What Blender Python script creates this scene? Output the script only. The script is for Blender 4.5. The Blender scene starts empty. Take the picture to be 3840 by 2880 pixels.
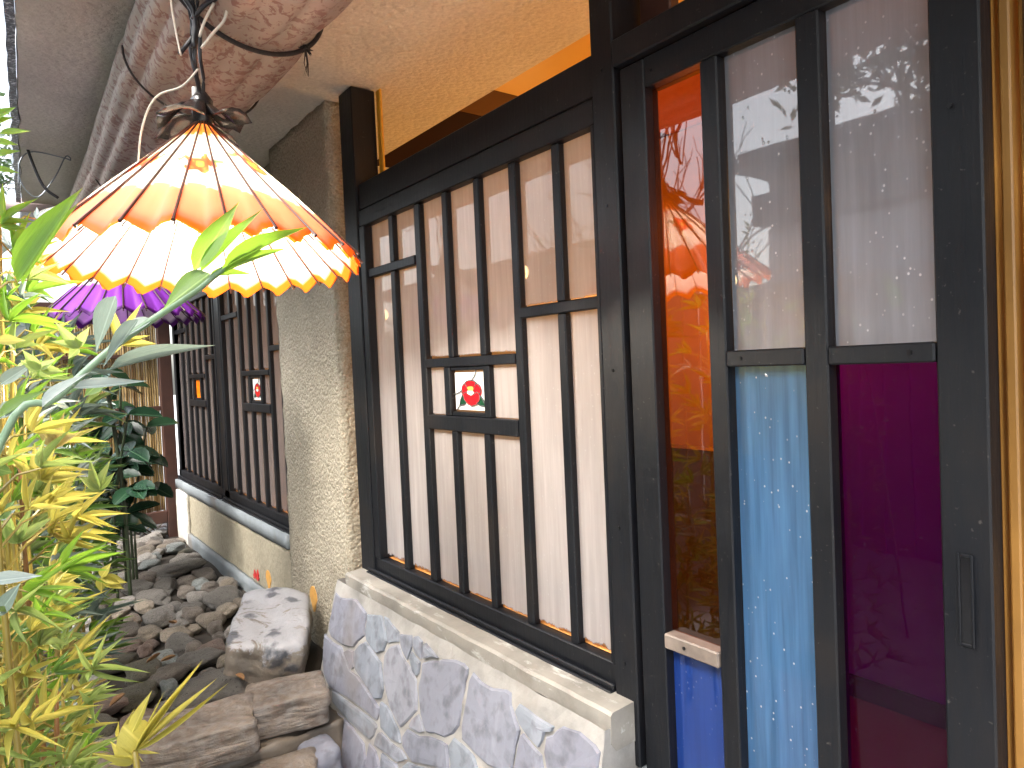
import bpy, bmesh, math, random
from mathutils import Vector, Matrix, noise
random.seed(7)
R = math.radians
scn = bpy.context.scene
COL = scn.collection

# ---------------- camera ----------------
cd = bpy.data.cameras.new('camera'); cam = bpy.data.objects.new('camera', cd); COL.objects.link(cam)
cam.matrix_world = Matrix(((0.79648851, 0.05207361, -0.60240716, 0), (-0.60306692, -0.00371486, -0.79768195, 0),
                           (-0.04377603, 0.99863634, 0.02844503, 0), (0, 0, 0, 1)))
cd.sensor_width = 36; cd.lens = 24.0; cd.clip_start = .02; cd.clip_end = 500
scn.camera = cam

# ---------------- sky, sun, exposure ----------------
W = bpy.data.worlds.new('World'); scn.world = W; W.use_nodes = True
nt = W.node_tree; nt.nodes.clear()
sky = nt.nodes.new('ShaderNodeTexSky'); sky.sky_type = 'NISHITA'; sky.sun_disc = False
SUN_EL, SUN_AZ = 48, 255      # azimuth clockwise from +Y
sky.sun_elevation = R(SUN_EL); sky.sun_rotation = R(SUN_AZ); sky.dust_density = 4; sky.air_density = 1.2
hsv = nt.nodes.new('ShaderNodeHueSaturation'); hsv.inputs['Saturation'].default_value = .42
cl = nt.nodes.new('ShaderNodeTexNoise'); cl.inputs['Scale'].default_value = 2.2; cl.inputs['Detail'].default_value = 5
cr = nt.nodes.new('ShaderNodeMapRange'); cr.inputs[1].default_value = .35; cr.inputs[2].default_value = .7; cr.inputs[3].default_value = .85; cr.inputs[4].default_value = 1.5
mul = nt.nodes.new('ShaderNodeVectorMath'); mul.operation = 'SCALE'
bg = nt.nodes.new('ShaderNodeBackground'); bg.inputs['Strength'].default_value = .15
wo = nt.nodes.new('ShaderNodeOutputWorld')
L = nt.links.new
L(sky.outputs[0], hsv.inputs['Color']); L(hsv.outputs[0], mul.inputs[0]); L(cl.outputs['Fac'], cr.inputs[0]); L(cr.outputs[0], mul.inputs['Scale'])
L(mul.outputs[0], bg.inputs['Color']); L(bg.outputs[0], wo.inputs[0])
sd = bpy.data.lights.new('sun', 'SUN'); sun = bpy.data.objects.new('sun', sd); COL.objects.link(sun)
sd.energy = .75; sd.angle = R(15); sd.color = (1, .96, .9)
sv = Vector((math.sin(R(SUN_AZ)) * math.cos(R(SUN_EL)), math.cos(R(SUN_AZ)) * math.cos(R(SUN_EL)), math.sin(R(SUN_EL))))
sun.rotation_euler = sv.to_track_quat('Z', 'Y').to_euler()
vs = scn.view_settings; vs.view_transform = 'Standard'; vs.look = 'None'; vs.gamma = 1; vs.use_curve_mapping = False
vs.exposure = 2.45
scn.render.engine = 'CYCLES'
cy = scn.cycles; cy.max_bounces = 12; cy.transparent_max_bounces = 24; cy.diffuse_bounces = 5; cy.glossy_bounces = 5; cy.transmission_bounces = 6
cy.sample_clamp_indirect = 6; cy.caustics_reflective = False; cy.caustics_refractive = False

# ---------------- material helpers ----------------
class NT:
    def __init__(s, name):
        s.m = bpy.data.materials.new(name); s.m.use_nodes = True; s.t = s.m.node_tree; s.t.nodes.clear()
        s.out = s.n('ShaderNodeOutputMaterial')
        s.tc = s.n('ShaderNodeTexCoord')
    def n(s, ty, **kw):
        o = s.t.nodes.new(ty)
        for k, v in kw.items(): setattr(o, k, v)
        return o
    def l(s, a, b): s.t.links.new(a, b)
    def set(s, sock, v):
        if hasattr(v, 'is_linked') or hasattr(v, 'links'): s.l(v, sock)
        else: sock.default_value = v
    def map(s, coord='Object', scale=(1, 1, 1), loc=(0, 0, 0)):
        m = s.n('ShaderNodeMapping'); m.inputs['Scale'].default_value = scale; m.inputs['Location'].default_value = loc
        s.l(s.tc.outputs[coord], m.inputs[0]); return m.outputs[0]
    def noise(s, scale=5, detail=4, rough=.5, vec=None, dist=0):
        o = s.n('ShaderNodeTexNoise'); o.inputs['Scale'].default_value = scale; o.inputs['Detail'].default_value = detail
        o.inputs['Roughness'].default_value = rough; o.inputs['Distortion'].default_value = dist
        s.l(vec if vec is not None else s.tc.outputs['Object'], o.inputs['Vector']); return o.outputs['Fac']
    def voro(s, scale=5, vec=None, feature='F1', out='Distance', rnd=1):
        o = s.n('ShaderNodeTexVoronoi', feature=feature); o.inputs['Scale'].default_value = scale; o.inputs['Randomness'].default_value = rnd
        s.l(vec if vec is not None else s.tc.outputs['Object'], o.inputs['Vector']); return o.outputs[out]
    def ramp(s, fac, stops, interp='LINEAR'):
        o = s.n('ShaderNodeValToRGB'); o.color_ramp.interpolation = interp
        e = o.color_ramp.elements
        while len(e) < len(stops): e.new(.5)
        for i, (p, c) in enumerate(stops):
            e[i].position = p; e[i].color = (*c, 1) if len(c) == 3 else c
        s.l(fac, o.inputs[0]); return o.outputs[0]
    def rng(s, fac, a, b, c=0, d=1, smooth=False):
        o = s.n('ShaderNodeMapRange'); 
        if smooth: o.interpolation_type = 'SMOOTHSTEP'
        s.l(fac, o.inputs[0])
        for i, v in enumerate((a, b, c, d)): o.inputs[i + 1].default_value = v
        return o.outputs[0]
    def math(s, op, a, b=0, c=0):
        o = s.n('ShaderNodeMath', operation=op)
        for i, v in enumerate((a, b, c)):
            s.set(o.inputs[i], v)
        return o.outputs[0]
    def mix(s, fac, a, b, blend='MIX'):
        o = s.n('ShaderNodeMix', data_type='RGBA', blend_type=blend)
        s.set(o.inputs[0], fac)
        s.set(o.inputs[6], a if not isinstance(a, tuple) else (*a, 1)); s.set(o.inputs[7], b if not isinstance(b, tuple) else (*b, 1))
        return o.outputs[2]
    def bump(s, h, strength=.5, dist=.01):
        o = s.n('ShaderNodeBump'); o.inputs['Strength'].default_value = strength; o.inputs['Distance'].default_value = dist
        s.l(h, o.inputs['Height']); return o.outputs[0]
    def bsdf(s, col, rough=.7, normal=None, spec=.5, metal=0, **kw):
        o = s.n('ShaderNodeBsdfPrincipled')
        s.set(o.inputs['Base Color'], col if not isinstance(col, tuple) else (*col, 1))
        s.set(o.inputs['Roughness'], rough); o.inputs['Specular IOR Level'].default_value = spec; o.inputs['Metallic'].default_value = metal
        if normal is not None: s.l(normal, o.inputs['Normal'])
        for k, v in kw.items(): s.set(o.inputs[k.replace('_', ' ')], v)
        return o.outputs[0]
    def done(s, sh): s.l(sh, s.out.inputs[0]); return s.m
    def mixsh(s, fac, a, b):
        o = s.n('ShaderNodeMixShader'); s.set(o.inputs[0], fac); s.l(a, o.inputs[1]); s.l(b, o.inputs[2]); return o.outputs[0]
    def rand(s): return s.n('ShaderNodeObjectInfo').outputs['Random']

def M_plain(name, col, rough=.6, spec=.5, metal=0, var=.15, nscale=20):
    a = NT(name); n = a.noise(nscale, 4)
    c = a.mix(a.rng(n, .3, .7), tuple(x * (1 - var) for x in col), tuple(x * (1 + var) for x in col))
    return a.done(a.bsdf(c, rough, a.bump(n, .2, .003), spec, metal))

def mat_wood():
    a = NT('dark_stained_wood')
    v = a.map(scale=(14, 14, 1.2)); g = a.noise(6, 6, .6, v, .6); n = a.noise(3.2, 4); f = a.noise(60, 3)
    c = a.ramp(n, [(.3, (.0030, .0040, .0065)), (.55, (.005, .0062, .009)), (.75, (.020, .014, .010))])
    c = a.mix(a.rng(g, .35, .75), c, (.0075, .0075, .009))
    c = a.mix(a.rng(a.noise(130, 2), .70, .76), c, (.045, .042, .04))
    r = a.rng(n, .3, .7, .38, .58)
    h = a.math('ADD', g, a.math('MULTIPLY', f, .3))
    return a.done(a.bsdf(c, r, a.bump(h, .3, .003), .30))
WOOD = mat_wood()
def mat_brownpost():
    a = NT('reddish_brown_paint'); n = a.noise(9, 5)
    c = a.ramp(n, [(.3, (.035, .013, .009)), (.7, (.07, .028, .018))])
    return a.done(a.bsdf(c, .5, a.bump(n, .2, .003)))
BROWN = mat_brownpost()
def mat_stucco(name, c1, c2, sc=130, st=.9, dist=.006, rough=.75, dirt=(.12, .09, .06), spec=.4):
    a = NT(name); n = a.noise(sc, 5, .65); v = a.voro(sc * .55); big = a.noise(2.3, 5, .6)
    h = a.math('SUBTRACT', n, a.math('MULTIPLY', v, .8))
    c = a.mix(a.rng(n, .3, .7), c1, c2)
    c = a.mix(a.rng(a.noise(1.1, 6, .7), .48, .62, 0, .35), c, tuple(x * .6 for x in c1))
    c = a.mix(a.rng(big, .5, .75, 0, .55), c, tuple((p + q) / 3.2 for p, q in zip(c1, c2)))
    c = a.mix(a.rng(a.noise(14, 3), .68, .78, 0, .5), c, dirt)
    c = a.mix(a.rng(a.voro(17), .0, .03, .6, 0), c, (.7, .66, .58))
    return a.done(a.bsdf(c, rough, a.bump(h, st, dist), spec))
STUCCO = mat_stucco('rough_beige_stucco', (.28, .24, .17), (.54, .49, .39), 130, 1.0, .010)
CEIL = mat_stucco('speckled_soffit_plaster', (.50, .475, .42), (.70, .67, .60), 85, .8, .006, .5)
PLASTER = mat_stucco('stained_plaster', (.26, .23, .17), (.40, .36, .27), 60, .5, .004)
def mat_concrete(name='weathered_concrete', base=(.30, .28, .25), white=True):
    a = NT(name); n = a.noise(7, 6, .65); f = a.noise(120, 3)
    c = a.ramp(n, [(.3, tuple(x * .62 for x in base)), (.5, base), (.72, tuple(x * 1.3 for x in base))])
    if white:
        w = a.noise(9, 6, .7, a.map(scale=(2.4, .8, 2.4)))
        c = a.mix(a.rng(w, .57, .66, 0, .8), c, (.5, .5, .49))
    c = a.mix(a.rng(a.noise(4, 4), .6, .75, 0, .6), c, (.16, .12, .09))
    return a.done(a.bsdf(c, a.rng(n, .3, .7, .35, .7), a.bump(a.math('ADD', n, a.math('MULTIPLY', f, .25)), .35, .006)))
CONC = mat_concrete(base=(.25, .235, .21))
CONC2 = mat_concrete('blue_grey_cement', (.20, .225, .24), False)
def mat_slate():
    a = NT('grey_slate'); r = a.rand(); v = a.map(scale=(9, 17, 3)); st = a.noise(1.0, 5, .65, v); n = a.noise(26, 5)
    c = a.ramp(r, [(0, (.18, .19, .23)), (.35, (.205, .205, .25)), (.6, (.19, .215, .25)), (1, (.235, .24, .275))])
    c = a.mix(a.rng(st, .5, .8, 0, .6), c, (.32, .33, .38))
    c = a.mix(a.rng(n, .5, .7, 0, .6), c, (.085, .085, .10))
    c = a.mix(a.rng(a.noise(3), .58, .7, 0, .5), c, (.19, .165, .15))
    return a.done(a.bsdf(c, .75, a.bump(a.math('ADD', n, st), .35, .005), .25))
SLATE = mat_slate()
MORTAR = mat_concrete('pale_mortar', (.29, .28, .265), False)
def mat_stone():
    a = NT('river_stone')
    oi = a.n('ShaderNodeObjectInfo'); n = a.noise(9, 6, .65, a.map(scale=(1, 1, 1))); f = a.noise(55, 4)
    k = a.mix(a.rng(n, .3, .7), (.45, .43, .41), (1.35, 1.3, 1.22))
    c = a.mix(1.0, oi.outputs['Color'], k, 'MULTIPLY')
    c = a.mix(a.rng(f, .62, .72, 0, .4), c, (.42, .40, .38))
    c = a.mix(a.rng(a.noise(5, 4), .62, .72, 0, .5), c, (.045, .045, .03))
    return a.done(a.bsdf(c, a.rng(n, .3, .7, .22, .5), a.bump(a.math('ADD', n, a.math('MULTIPLY', f, .8)), .7, .012)))
STONE = mat_stone()
def mat_boulder():
    a = NT('white_patched_boulder'); n = a.noise(5, 6, .65); w = a.noise(6.5, 6, .7, a.map(scale=(1, 1.4, 1)), 1.2)
    geo = a.n('ShaderNodeNewGeometry'); sp = a.n('ShaderNodeSeparateXYZ'); a.l(a.tc.outputs['Generated'], sp.inputs[0])
    c = a.ramp(n, [(.3, (.10, .09, .08)), (.5, (.20, .17, .14)), (.72, (.30, .26, .21))])
    up = a.math('ADD', a.rng(sp.outputs[2], .45, .95, -.28, .12), w)  # white patches gather towards the top
    c = a.mix(a.rng(up, .5, .56), c, (.33, .33, .35))
    c = a.mix(a.rng(a.noise(12, 4), .56, .64, 0, .8), c, (.055, .06, .075))
    return a.done(a.bsdf(c, .5, a.bump(a.math('ADD', n, a.noise(50, 4)), .5, .01)))
BOULDER = mat_boulder()
def mat_ledge():
    a = NT('layered_brown_ledge_stone'); v = a.map(scale=(1.5, 2, 14)); n = a.noise(2.2, 6, .65, v, .6); f = a.noise(40, 5); r = a.rand()
    c = a.ramp(n, [(.25, (.045, .034, .027)), (.45, (.13, .10, .078)), (.6, (.22, .18, .145)), (.8, (.32, .28, .25))])
    sp = a.n('ShaderNodeSeparateXYZ'); a.l(a.tc.outputs['Generated'], sp.inputs[0])
    c = a.mix(a.math('MULTIPLY', a.rng(f, .4, .65), .5), c, (.22, .21, .205))
    return a.done(a.bsdf(c, .55, a.bump(a.math('ADD', a.math('MULTIPLY', n, 2), f), .7, .012)))
LEDGE = mat_ledge()
SOIL = M_plain('dark_wet_soil', (.03, .024, .018), .7, var=.5, nscale=12)
PAVE = mat_concrete('ground_paving', (.42, .41, .39), False)

def mat_glass(name, fogcol, fog=.93, tint=(1, 1, 1), streak=.35, drops=True, edgefog=True, refl_rough=.02, trans=.45, seed=0, fogtop=0, boost=1.5, dropmix=.25):
    """pane seen against the light: reflective skin over condensation over clear tinted glass"""
    a = NT(name)
    sp = a.n('ShaderNodeSeparateXYZ'); a.l(a.tc.outputs['Generated'], sp.inputs[0])
    z = sp.outputs[2]; y = sp.outputs[1]
    st = a.noise(1.0, 4, .6, a.map(scale=(1, 70, 3.0), loc=(seed, seed, seed)))
    st2 = a.noise(1.0, 3, .6, a.map(scale=(1, 230, 2.0), loc=(seed, seed, 3)))
    big = a.noise(3, 3, .5)
    c = a.mix(a.rng(st, .35, .7), tuple(x * (1 - streak * .5) for x in fogcol), fogcol)
    c = a.mix(a.rng(st2, .6, .75, 0, streak), c, tuple(x * .8 for x in fogcol))
    c = a.mix(a.rng(a.noise(1.0, 5, .65, a.map(scale=(1, 9, 1.6), loc=(seed, 2, 0))), .42, .66, 0, .45), c, tuple(x * .6 for x in fogcol))
    fogsh = a.mixsh(trans, a.bsdf(c, .5, spec=.0), None_tr(a, c))
    tr = a.n('ShaderNodeBsdfTransparent'); tr.inputs[0].default_value = (*tint, 1)
    ff = fog
    if edgefog:
        edge = a.noise(1.0, 5, .7, a.map(scale=(1, 45, 8), loc=(seed, 1, 1)))
        lim = a.math('SUBTRACT', z, a.math('MULTIPLY', edge, .05))
        ff = a.math('MULTIPLY', a.rng(lim, -.012, -.006), fog)
        ff = a.math('MULTIPLY', ff, a.rng(y, 0.0, .10, .82, 1)); ff = a.math('MULTIPLY', ff, a.rng(y, .9, 1.0, 1, .8))
    if fogtop:
        ff = a.math('MULTIPLY', a.rng(a.math('ADD', z, a.math('MULTIPLY', big, .2)), fogtop, fogtop + .25), ff) if fogtop > 0 else ff
    base = a.mixsh(ff, tr.outputs[0], fogsh)
    wav = a.noise(7, 2); h = a.math('MULTIPLY', wav, .25)
    if drops:
        d = a.voro(75, a.map(scale=(1, 1, .8), loc=(seed, 0, 0))); dn = a.noise(6, 2)
        drop = a.math('MULTIPLY', a.rng(d, .08, .2, 1, 0, True), a.rng(dn, .42, .6))
        h = a.math('ADD', h, a.math('MULTIPLY', drop, 1.2))
        base = a.mixsh(a.math('MULTIPLY', a.math('MULTIPLY', a.rng(d, .07, .15, 1, 0, True), a.rng(dn, .36, .55)), dropmix), base, a.bsdf((.75, .8, .85), .1))
    nrm = a.bump(h, .22, .004)
    fr = a.n('ShaderNodeFresnel'); fr.inputs[0].default_value = boost; a.l(nrm, fr.inputs['Normal'])
    gl = a.n('ShaderNodeBsdfGlossy'); gl.inputs['Roughness'].default_value = refl_rough; a.l(nrm, gl.inputs['Normal'])
    geo = a.n('ShaderNodeNewGeometry'); clear = a.n('ShaderNodeBsdfTransparent')
    return a.done(a.mixsh(geo.outputs['Backfacing'], a.mixsh(fr.outputs[0], base, gl.outputs[0]), clear.outputs[0]))
def None_tr(a, c):
    o = a.n('ShaderNodeBsdfTranslucent'); a.l(c, o.inputs[0]); return o.outputs[0]
G_FOG = [mat_glass('fogged_pane_glass_%s' % w, (.53, .53, .55), .95, (1, .9, .8), seed=i * 7) for i, w in enumerate(('a', 'b', 'c'))]
G_FAR = [mat_glass('dark_room_fogged_pane_glass_%s' % w, (.30, .27, .265), .8, (.8, .7, .6), seed=i * 5 + 2, dropmix=.05) for i, w in enumerate(('a', 'b', 'c'))]  # same glass as G_FOG; darker fog colour carries the unlit room behind
G_DOOR = mat_glass('fogged_door_glass', (.24, .275, .325), .86, (.5, .55, .6), seed=5, edgefog=False, trans=.04, boost=1.85, dropmix=.42)
G_ORANGE = mat_glass('orange_stained_glass', (.7, .13, .01), .035, (.50, .175, .006), seed=3, edgefog=False, boost=1.85, drops=False)
G_BLUE = mat_glass('pale_blue_glass', (.085, .23, .48), .85, (.25, .55, .9), seed=9, edgefog=False, streak=.75, trans=.45, dropmix=.4)
G_COBALT = mat_glass('cobalt_blue_glass', (.03, .10, .5), .6, (.03, .09, .6), seed=2, edgefog=False, dropmix=.08)
G_PURPLE = mat_glass('deep_purple_glass', (.09, .003, .08), .12, (.080, .002, .34), seed=4, edgefog=False, streak=.8, boost=1.3, dropmix=.012)
def mat_art(name, col, rough=.15):
    a = NT(name); n = a.noise(14, 3); c = a.mix(a.rng(n, .3, .7), tuple(x * .85 for x in col), tuple(min(1, x * 1.1) for x in col))
    return a.done(a.bsdf(c, rough, a.bump(n, .15, .002), .5, Transmission_Weight=0.0))
A_WHITE = mat_art('milk_white_glass', (.86, .85, .83)); A_RED = mat_art('ruby_red_glass', (.55, .012, .02)); A_GREEN = mat_art('dark_green_glass', (.012, .06, .03))
A_YEL = mat_art('yellow_glass', (.75, .55, .12)); A_LEAD = M_plain('lead_came', (.05, .055, .055), .5)
A_ORANGE = mat_art('bright_orange_glass', (.9, .22, .01))

# ---------------- geometry helpers ----------------
def link(o, parent=None):
    COL.objects.link(o)
    if parent is not None: o.parent = parent
    return o
def mobj(name, vs_, fs, mat, parent=None, smooth=False, loc=None):
    me = bpy.data.meshes.new(name); me.from_pydata([tuple(v) for v in vs_], [], fs); me.update()
    if smooth: me.polygons.foreach_set('use_smooth', [True] * len(me.polygons))
    o = bpy.data.objects.new(name, me)
    if mat: me.materials.append(mat)
    if loc: o.location = loc
    return link(o, parent)
def tag(o, label=None, cat=None, group=None, kind=None):
    if label: o['label'] = label
    if cat: o['category'] = cat
    if group: o['group'] = group
    if kind: o['kind'] = kind
    return o
def empty(name, loc=(0, 0, 0), label=None, cat=None, group=None):
    o = bpy.data.objects.new(name, None); o.location = loc; o.empty_display_size = .05; link(o); return tag(o, label, cat, group, 'thing')
class MB:
    def __init__(s): s.v = []; s.f = []
    def add(s, vs_, fs):
        b = len(s.v); s.v += [tuple(v) for v in vs_]; s.f += [tuple(i + b for i in f) for f in fs]; return s
    def box(s, a, b, bev=.0022):
        x0, y0, z0 = [min(p, q) for p, q in zip(a, b)]; x1, y1, z1 = [max(p, q) for p, q in zip(a, b)]
        bm = bmesh.new(); bmesh.ops.create_cube(bm, size=1)
        for v in bm.verts: v.co = Vector(((x0 + x1) / 2 + v.co.x * (x1 - x0), (y0 + y1) / 2 + v.co.y * (y1 - y0), (z0 + z1) / 2 + v.co.z * (z1 - z0)))
        if bev:
            bev = min(bev, .3 * min(x1 - x0, y1 - y0, z1 - z0))
            bmesh.ops.bevel(bm, geom=bm.edges[:], offset=bev, segments=1, affect='EDGES')
        bm.verts.index_update()
        s.add([v.co[:] for v in bm.verts], [[v.index for v in f.verts] for f in bm.faces]); bm.free(); return s
    def tube(s, pts, r, n=8, caps=True):
        pts = [Vector(p) for p in pts]; rs = r if isinstance(r, (list, tuple)) else [r] * len(pts)
        up = Vector((0, 0, 1)); rings = []
        for i, p in enumerate(pts):
            d = (pts[min(i + 1, len(pts) - 1)] - pts[max(i - 1, 0)]).normalized()
            u = d.cross(up)
            if u.length < .05: u = d.cross(Vector((0, 1, 0)))
            u.normalize(); w = u.cross(d)
            rings.append([p + (u * math.cos(t) + w * math.sin(t)) * rs[i] for t in [2 * math.pi * k / n for k in range(n)]])
        vs_ = [v for g in rings for v in g]; fs = []
        for i in range(len(pts) - 1):
            for k in range(n): fs.append((i * n + k, i * n + (k + 1) % n, (i + 1) * n + (k + 1) % n, (i + 1) * n + k))
        if caps: fs.append(tuple(range(n))[::-1]); fs.append(tuple((len(pts) - 1) * n + k for k in range(n)))
        return s.add(vs_, fs)
    def out(s, name, mat, parent=None, smooth=False, loc=None): return mobj(name, s.v, s.f, mat, parent, smooth, loc)
def box(name, a, b, mat, parent=None, bev=.0022): return MB().box(a, b, bev).out(name, mat, parent)
def struct(o): o['kind'] = 'structure'; return o
def fbm(p, s=1., o=4):
    return noise.fractal(Vector(p) * s, 1.0, 2.0, o)
def smooth_path(pts, n=5):
    pts = [Vector(p) for p in pts]; P = [pts[0]] + pts + [pts[-1]]; out = []
    for i in range(1, len(P) - 2):
        for k in range(n):
            t = k / n; a, b, c, d = P[i - 1], P[i], P[i + 1], P[i + 2]
            out.append(.5 * ((2 * b) + (c - a) * t + (2 * a - 5 * b + 4 * c - d) * t * t + (3 * b - a - 3 * c + d) * t ** 3))
    out.append(pts[-1]); return out
VENEER=[[(2.182,-0.74),(2.149,-0.745),(2.108,-0.739),(2.071,-0.729),(2.035,-0.725),(1.987,-0.736),(1.955,-0.744),(1.949,-0.744),(1.947,-0.758),(1.948,-0.783),(1.943,-0.811),(1.977,-0.837),(2.004,-0.862),(2.046,-0.871),(2.088,-0.878),(2.133,-0.878),(2.177,-0.878),(2.197,-0.865),(2.204,-0.837),(2.2,-0.802),(2.193,-0.766),(2.187,-0.739)],
[(1.938,-0.745),(1.918,-0.743),(1.861,-0.729),(1.846,-0.73),(1.833,-0.744),(1.817,-0.764),(1.802,-0.784),(1.812,-0.815),(1.848,-0.832),(1.886,-0.825),(1.922,-0.816),(1.937,-0.797),(1.938,-0.771),(1.939,-0.745)],
[(1.838,-0.725),(1.812,-0.727),(1.742,-0.744),(1.74,-0.744),(1.736,-0.766),(1.764,-0.778),(1.789,-0.787),(1.812,-0.755)],
[(1.731,-0.745),(1.719,-0.745),(1.666,-0.732),(1.662,-0.739),(1.658,-0.757),(1.666,-0.778),(1.672,-0.798),(1.695,-0.787),(1.716,-0.776),(1.729,-0.75)],
[(1.654,-0.731),(1.634,-0.726),(1.607,-0.731),(1.604,-0.751),(1.599,-0.773),(1.616,-0.77),(1.633,-0.767),(1.649,-0.752)],
[(1.597,-0.734),(1.59,-0.73),(1.531,-0.744),(1.525,-0.745),(1.519,-0.745),(1.552,-0.754),(1.59,-0.768),(1.594,-0.751)],
[(2.236,-0.885),(2.153,-0.889),(2.095,-0.887),(2.046,-0.913),(2.004,-0.933),(1.955,-0.929),(1.922,-0.936),(1.865,-0.95),(1.797,-0.966),(1.79,-0.984),(1.794,-1.0),(1.829,-1.0),(1.864,-1.0),(1.995,-1.007),(2.14,-1.022),(2.194,-0.997),(2.221,-0.961),(2.23,-0.922)],
[(2.069,-0.893),(2.043,-0.88),(2.0,-0.871),(1.993,-0.894),(1.981,-0.914),(1.99,-0.921),(2.002,-0.924),(2.035,-0.908)],
[(1.991,-0.863),(1.967,-0.841),(1.933,-0.823),(1.894,-0.832),(1.855,-0.841),(1.816,-0.849),(1.806,-0.871),(1.794,-0.89),(1.781,-0.911),(1.792,-0.94),(1.822,-0.952),(1.874,-0.938),(1.932,-0.923),(1.968,-0.915),(1.98,-0.9),(1.987,-0.882)],
[(1.786,-0.796),(1.761,-0.787),(1.734,-0.776),(1.705,-0.793),(1.676,-0.806),(1.644,-0.819),(1.609,-0.833),(1.599,-0.868),(1.594,-0.901),(1.626,-0.935),(1.662,-0.971),(1.678,-0.966),(1.692,-0.961),(1.736,-0.941),(1.781,-0.894),(1.791,-0.877),(1.8,-0.862),(1.806,-0.822)],
[(1.655,-0.771),(1.631,-0.777),(1.603,-0.783),(1.603,-0.799),(1.603,-0.814),(1.615,-0.821),(1.635,-0.814),(1.657,-0.788)],
[(1.593,-0.782),(1.557,-0.766),(1.516,-0.753),(1.504,-0.744),(1.489,-0.741),(1.443,-0.729),(1.404,-0.725),(1.388,-0.728),(1.385,-0.742),(1.389,-0.768),(1.389,-0.791),(1.393,-0.826),(1.395,-0.867),(1.417,-0.892),(1.45,-0.912),(1.491,-0.921),(1.524,-0.93),(1.537,-0.932),(1.546,-0.925),(1.571,-0.902),(1.589,-0.868),(1.598,-0.841),(1.594,-0.813),(1.593,-0.798)],
[(1.378,-0.754),(1.367,-0.733),(1.33,-0.743),(1.281,-0.742),(1.233,-0.728),(1.213,-0.729),(1.206,-0.753),(1.188,-0.775),(1.173,-0.792),(1.18,-0.831),(1.182,-0.87),(1.19,-0.891),(1.226,-0.894),(1.269,-0.902),(1.316,-0.897),(1.348,-0.892),(1.378,-0.89),(1.386,-0.861),(1.384,-0.828),(1.379,-0.79)],
[(1.623,-0.952),(1.61,-0.93),(1.586,-0.906),(1.564,-0.919),(1.548,-0.936),(1.557,-0.941),(1.564,-0.945),(1.59,-0.948)],
[(1.788,-0.95),(1.75,-0.946),(1.71,-0.962),(1.67,-0.981),(1.648,-1.005),(1.677,-1.01),(1.704,-1.013),(1.733,-1.011),(1.766,-1.009),(1.78,-0.983)],
[(2.11,-1.024),(1.985,-1.016),(1.862,-1.009),(1.826,-1.01),(1.79,-1.011),(1.785,-1.018),(1.789,-1.026),(1.8,-1.043),(1.817,-1.06),(1.96,-1.062),(2.104,-1.053),(2.106,-1.037)],
[(1.782,-1.032),(1.777,-1.025),(1.762,-1.019),(1.706,-1.022),(1.641,-1.018),(1.624,-1.023),(1.61,-1.028),(1.626,-1.041),(1.651,-1.053),(1.722,-1.057),(1.796,-1.066),(1.792,-1.049)],
[(1.629,-0.963),(1.568,-0.954),(1.513,-0.937),(1.463,-0.926),(1.432,-0.924),(1.421,-0.949),(1.412,-0.973),(1.501,-0.997),(1.583,-1.021),(1.613,-1.015),(1.639,-1.005),(1.648,-0.985)],
[(1.424,-0.917),(1.41,-0.899),(1.365,-0.9),(1.321,-0.906),(1.301,-0.922),(1.304,-0.945),(1.307,-0.971),(1.344,-1.017),(1.394,-0.995),(1.409,-0.955)],
[(1.167,-0.805),(1.165,-0.798),(1.159,-0.793),(1.127,-0.803),(1.093,-0.808),(1.086,-0.823),(1.08,-0.835),(1.069,-0.878),(1.086,-0.932),(1.143,-0.93),(1.174,-0.904),(1.172,-0.851)],
[(1.193,-0.757),(1.19,-0.751),(1.186,-0.739),(1.094,-0.745),(1.065,-0.743),(1.068,-0.749),(1.07,-0.754),(1.081,-0.758),(1.092,-0.762),(1.095,-0.782),(1.103,-0.798),(1.124,-0.794),(1.143,-0.789),(1.173,-0.776)],
[(1.055,-0.746),(1.04,-0.733),(0.992,-0.725),(0.948,-0.733),(0.935,-0.74),(0.935,-0.741),(0.935,-0.763),(0.935,-0.809),(0.935,-0.851),(0.97,-0.885),(1.037,-0.906),(1.061,-0.863),(1.072,-0.829),(1.086,-0.801),(1.085,-0.77),(1.065,-0.761)],
[(2.051,-1.072),(1.996,-1.071),(1.939,-1.073),(1.851,-1.087),(1.831,-1.118),(1.838,-1.15),(1.844,-1.199),(1.944,-1.251),(2.041,-1.275),(2.079,-1.199),(2.105,-1.114),(2.086,-1.088)],
[(1.822,-1.071),(1.779,-1.077),(1.743,-1.107),(1.737,-1.127),(1.724,-1.163),(1.794,-1.184),(1.828,-1.143),(1.823,-1.108)],
[(1.744,-1.068),(1.704,-1.066),(1.659,-1.063),(1.638,-1.077),(1.625,-1.091),(1.649,-1.139),(1.727,-1.126),(1.74,-1.094)],
[(1.602,-1.034),(1.511,-1.01),(1.426,-0.985),(1.402,-1.001),(1.372,-1.021),(1.461,-1.093),(1.618,-1.14),(1.615,-1.089),(1.637,-1.064),(1.621,-1.049)],
[(1.292,-0.925),(1.24,-0.904),(1.182,-0.91),(1.163,-0.928),(1.143,-0.958),(1.237,-1.009),(1.304,-0.993),(1.296,-0.955)]]
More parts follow.
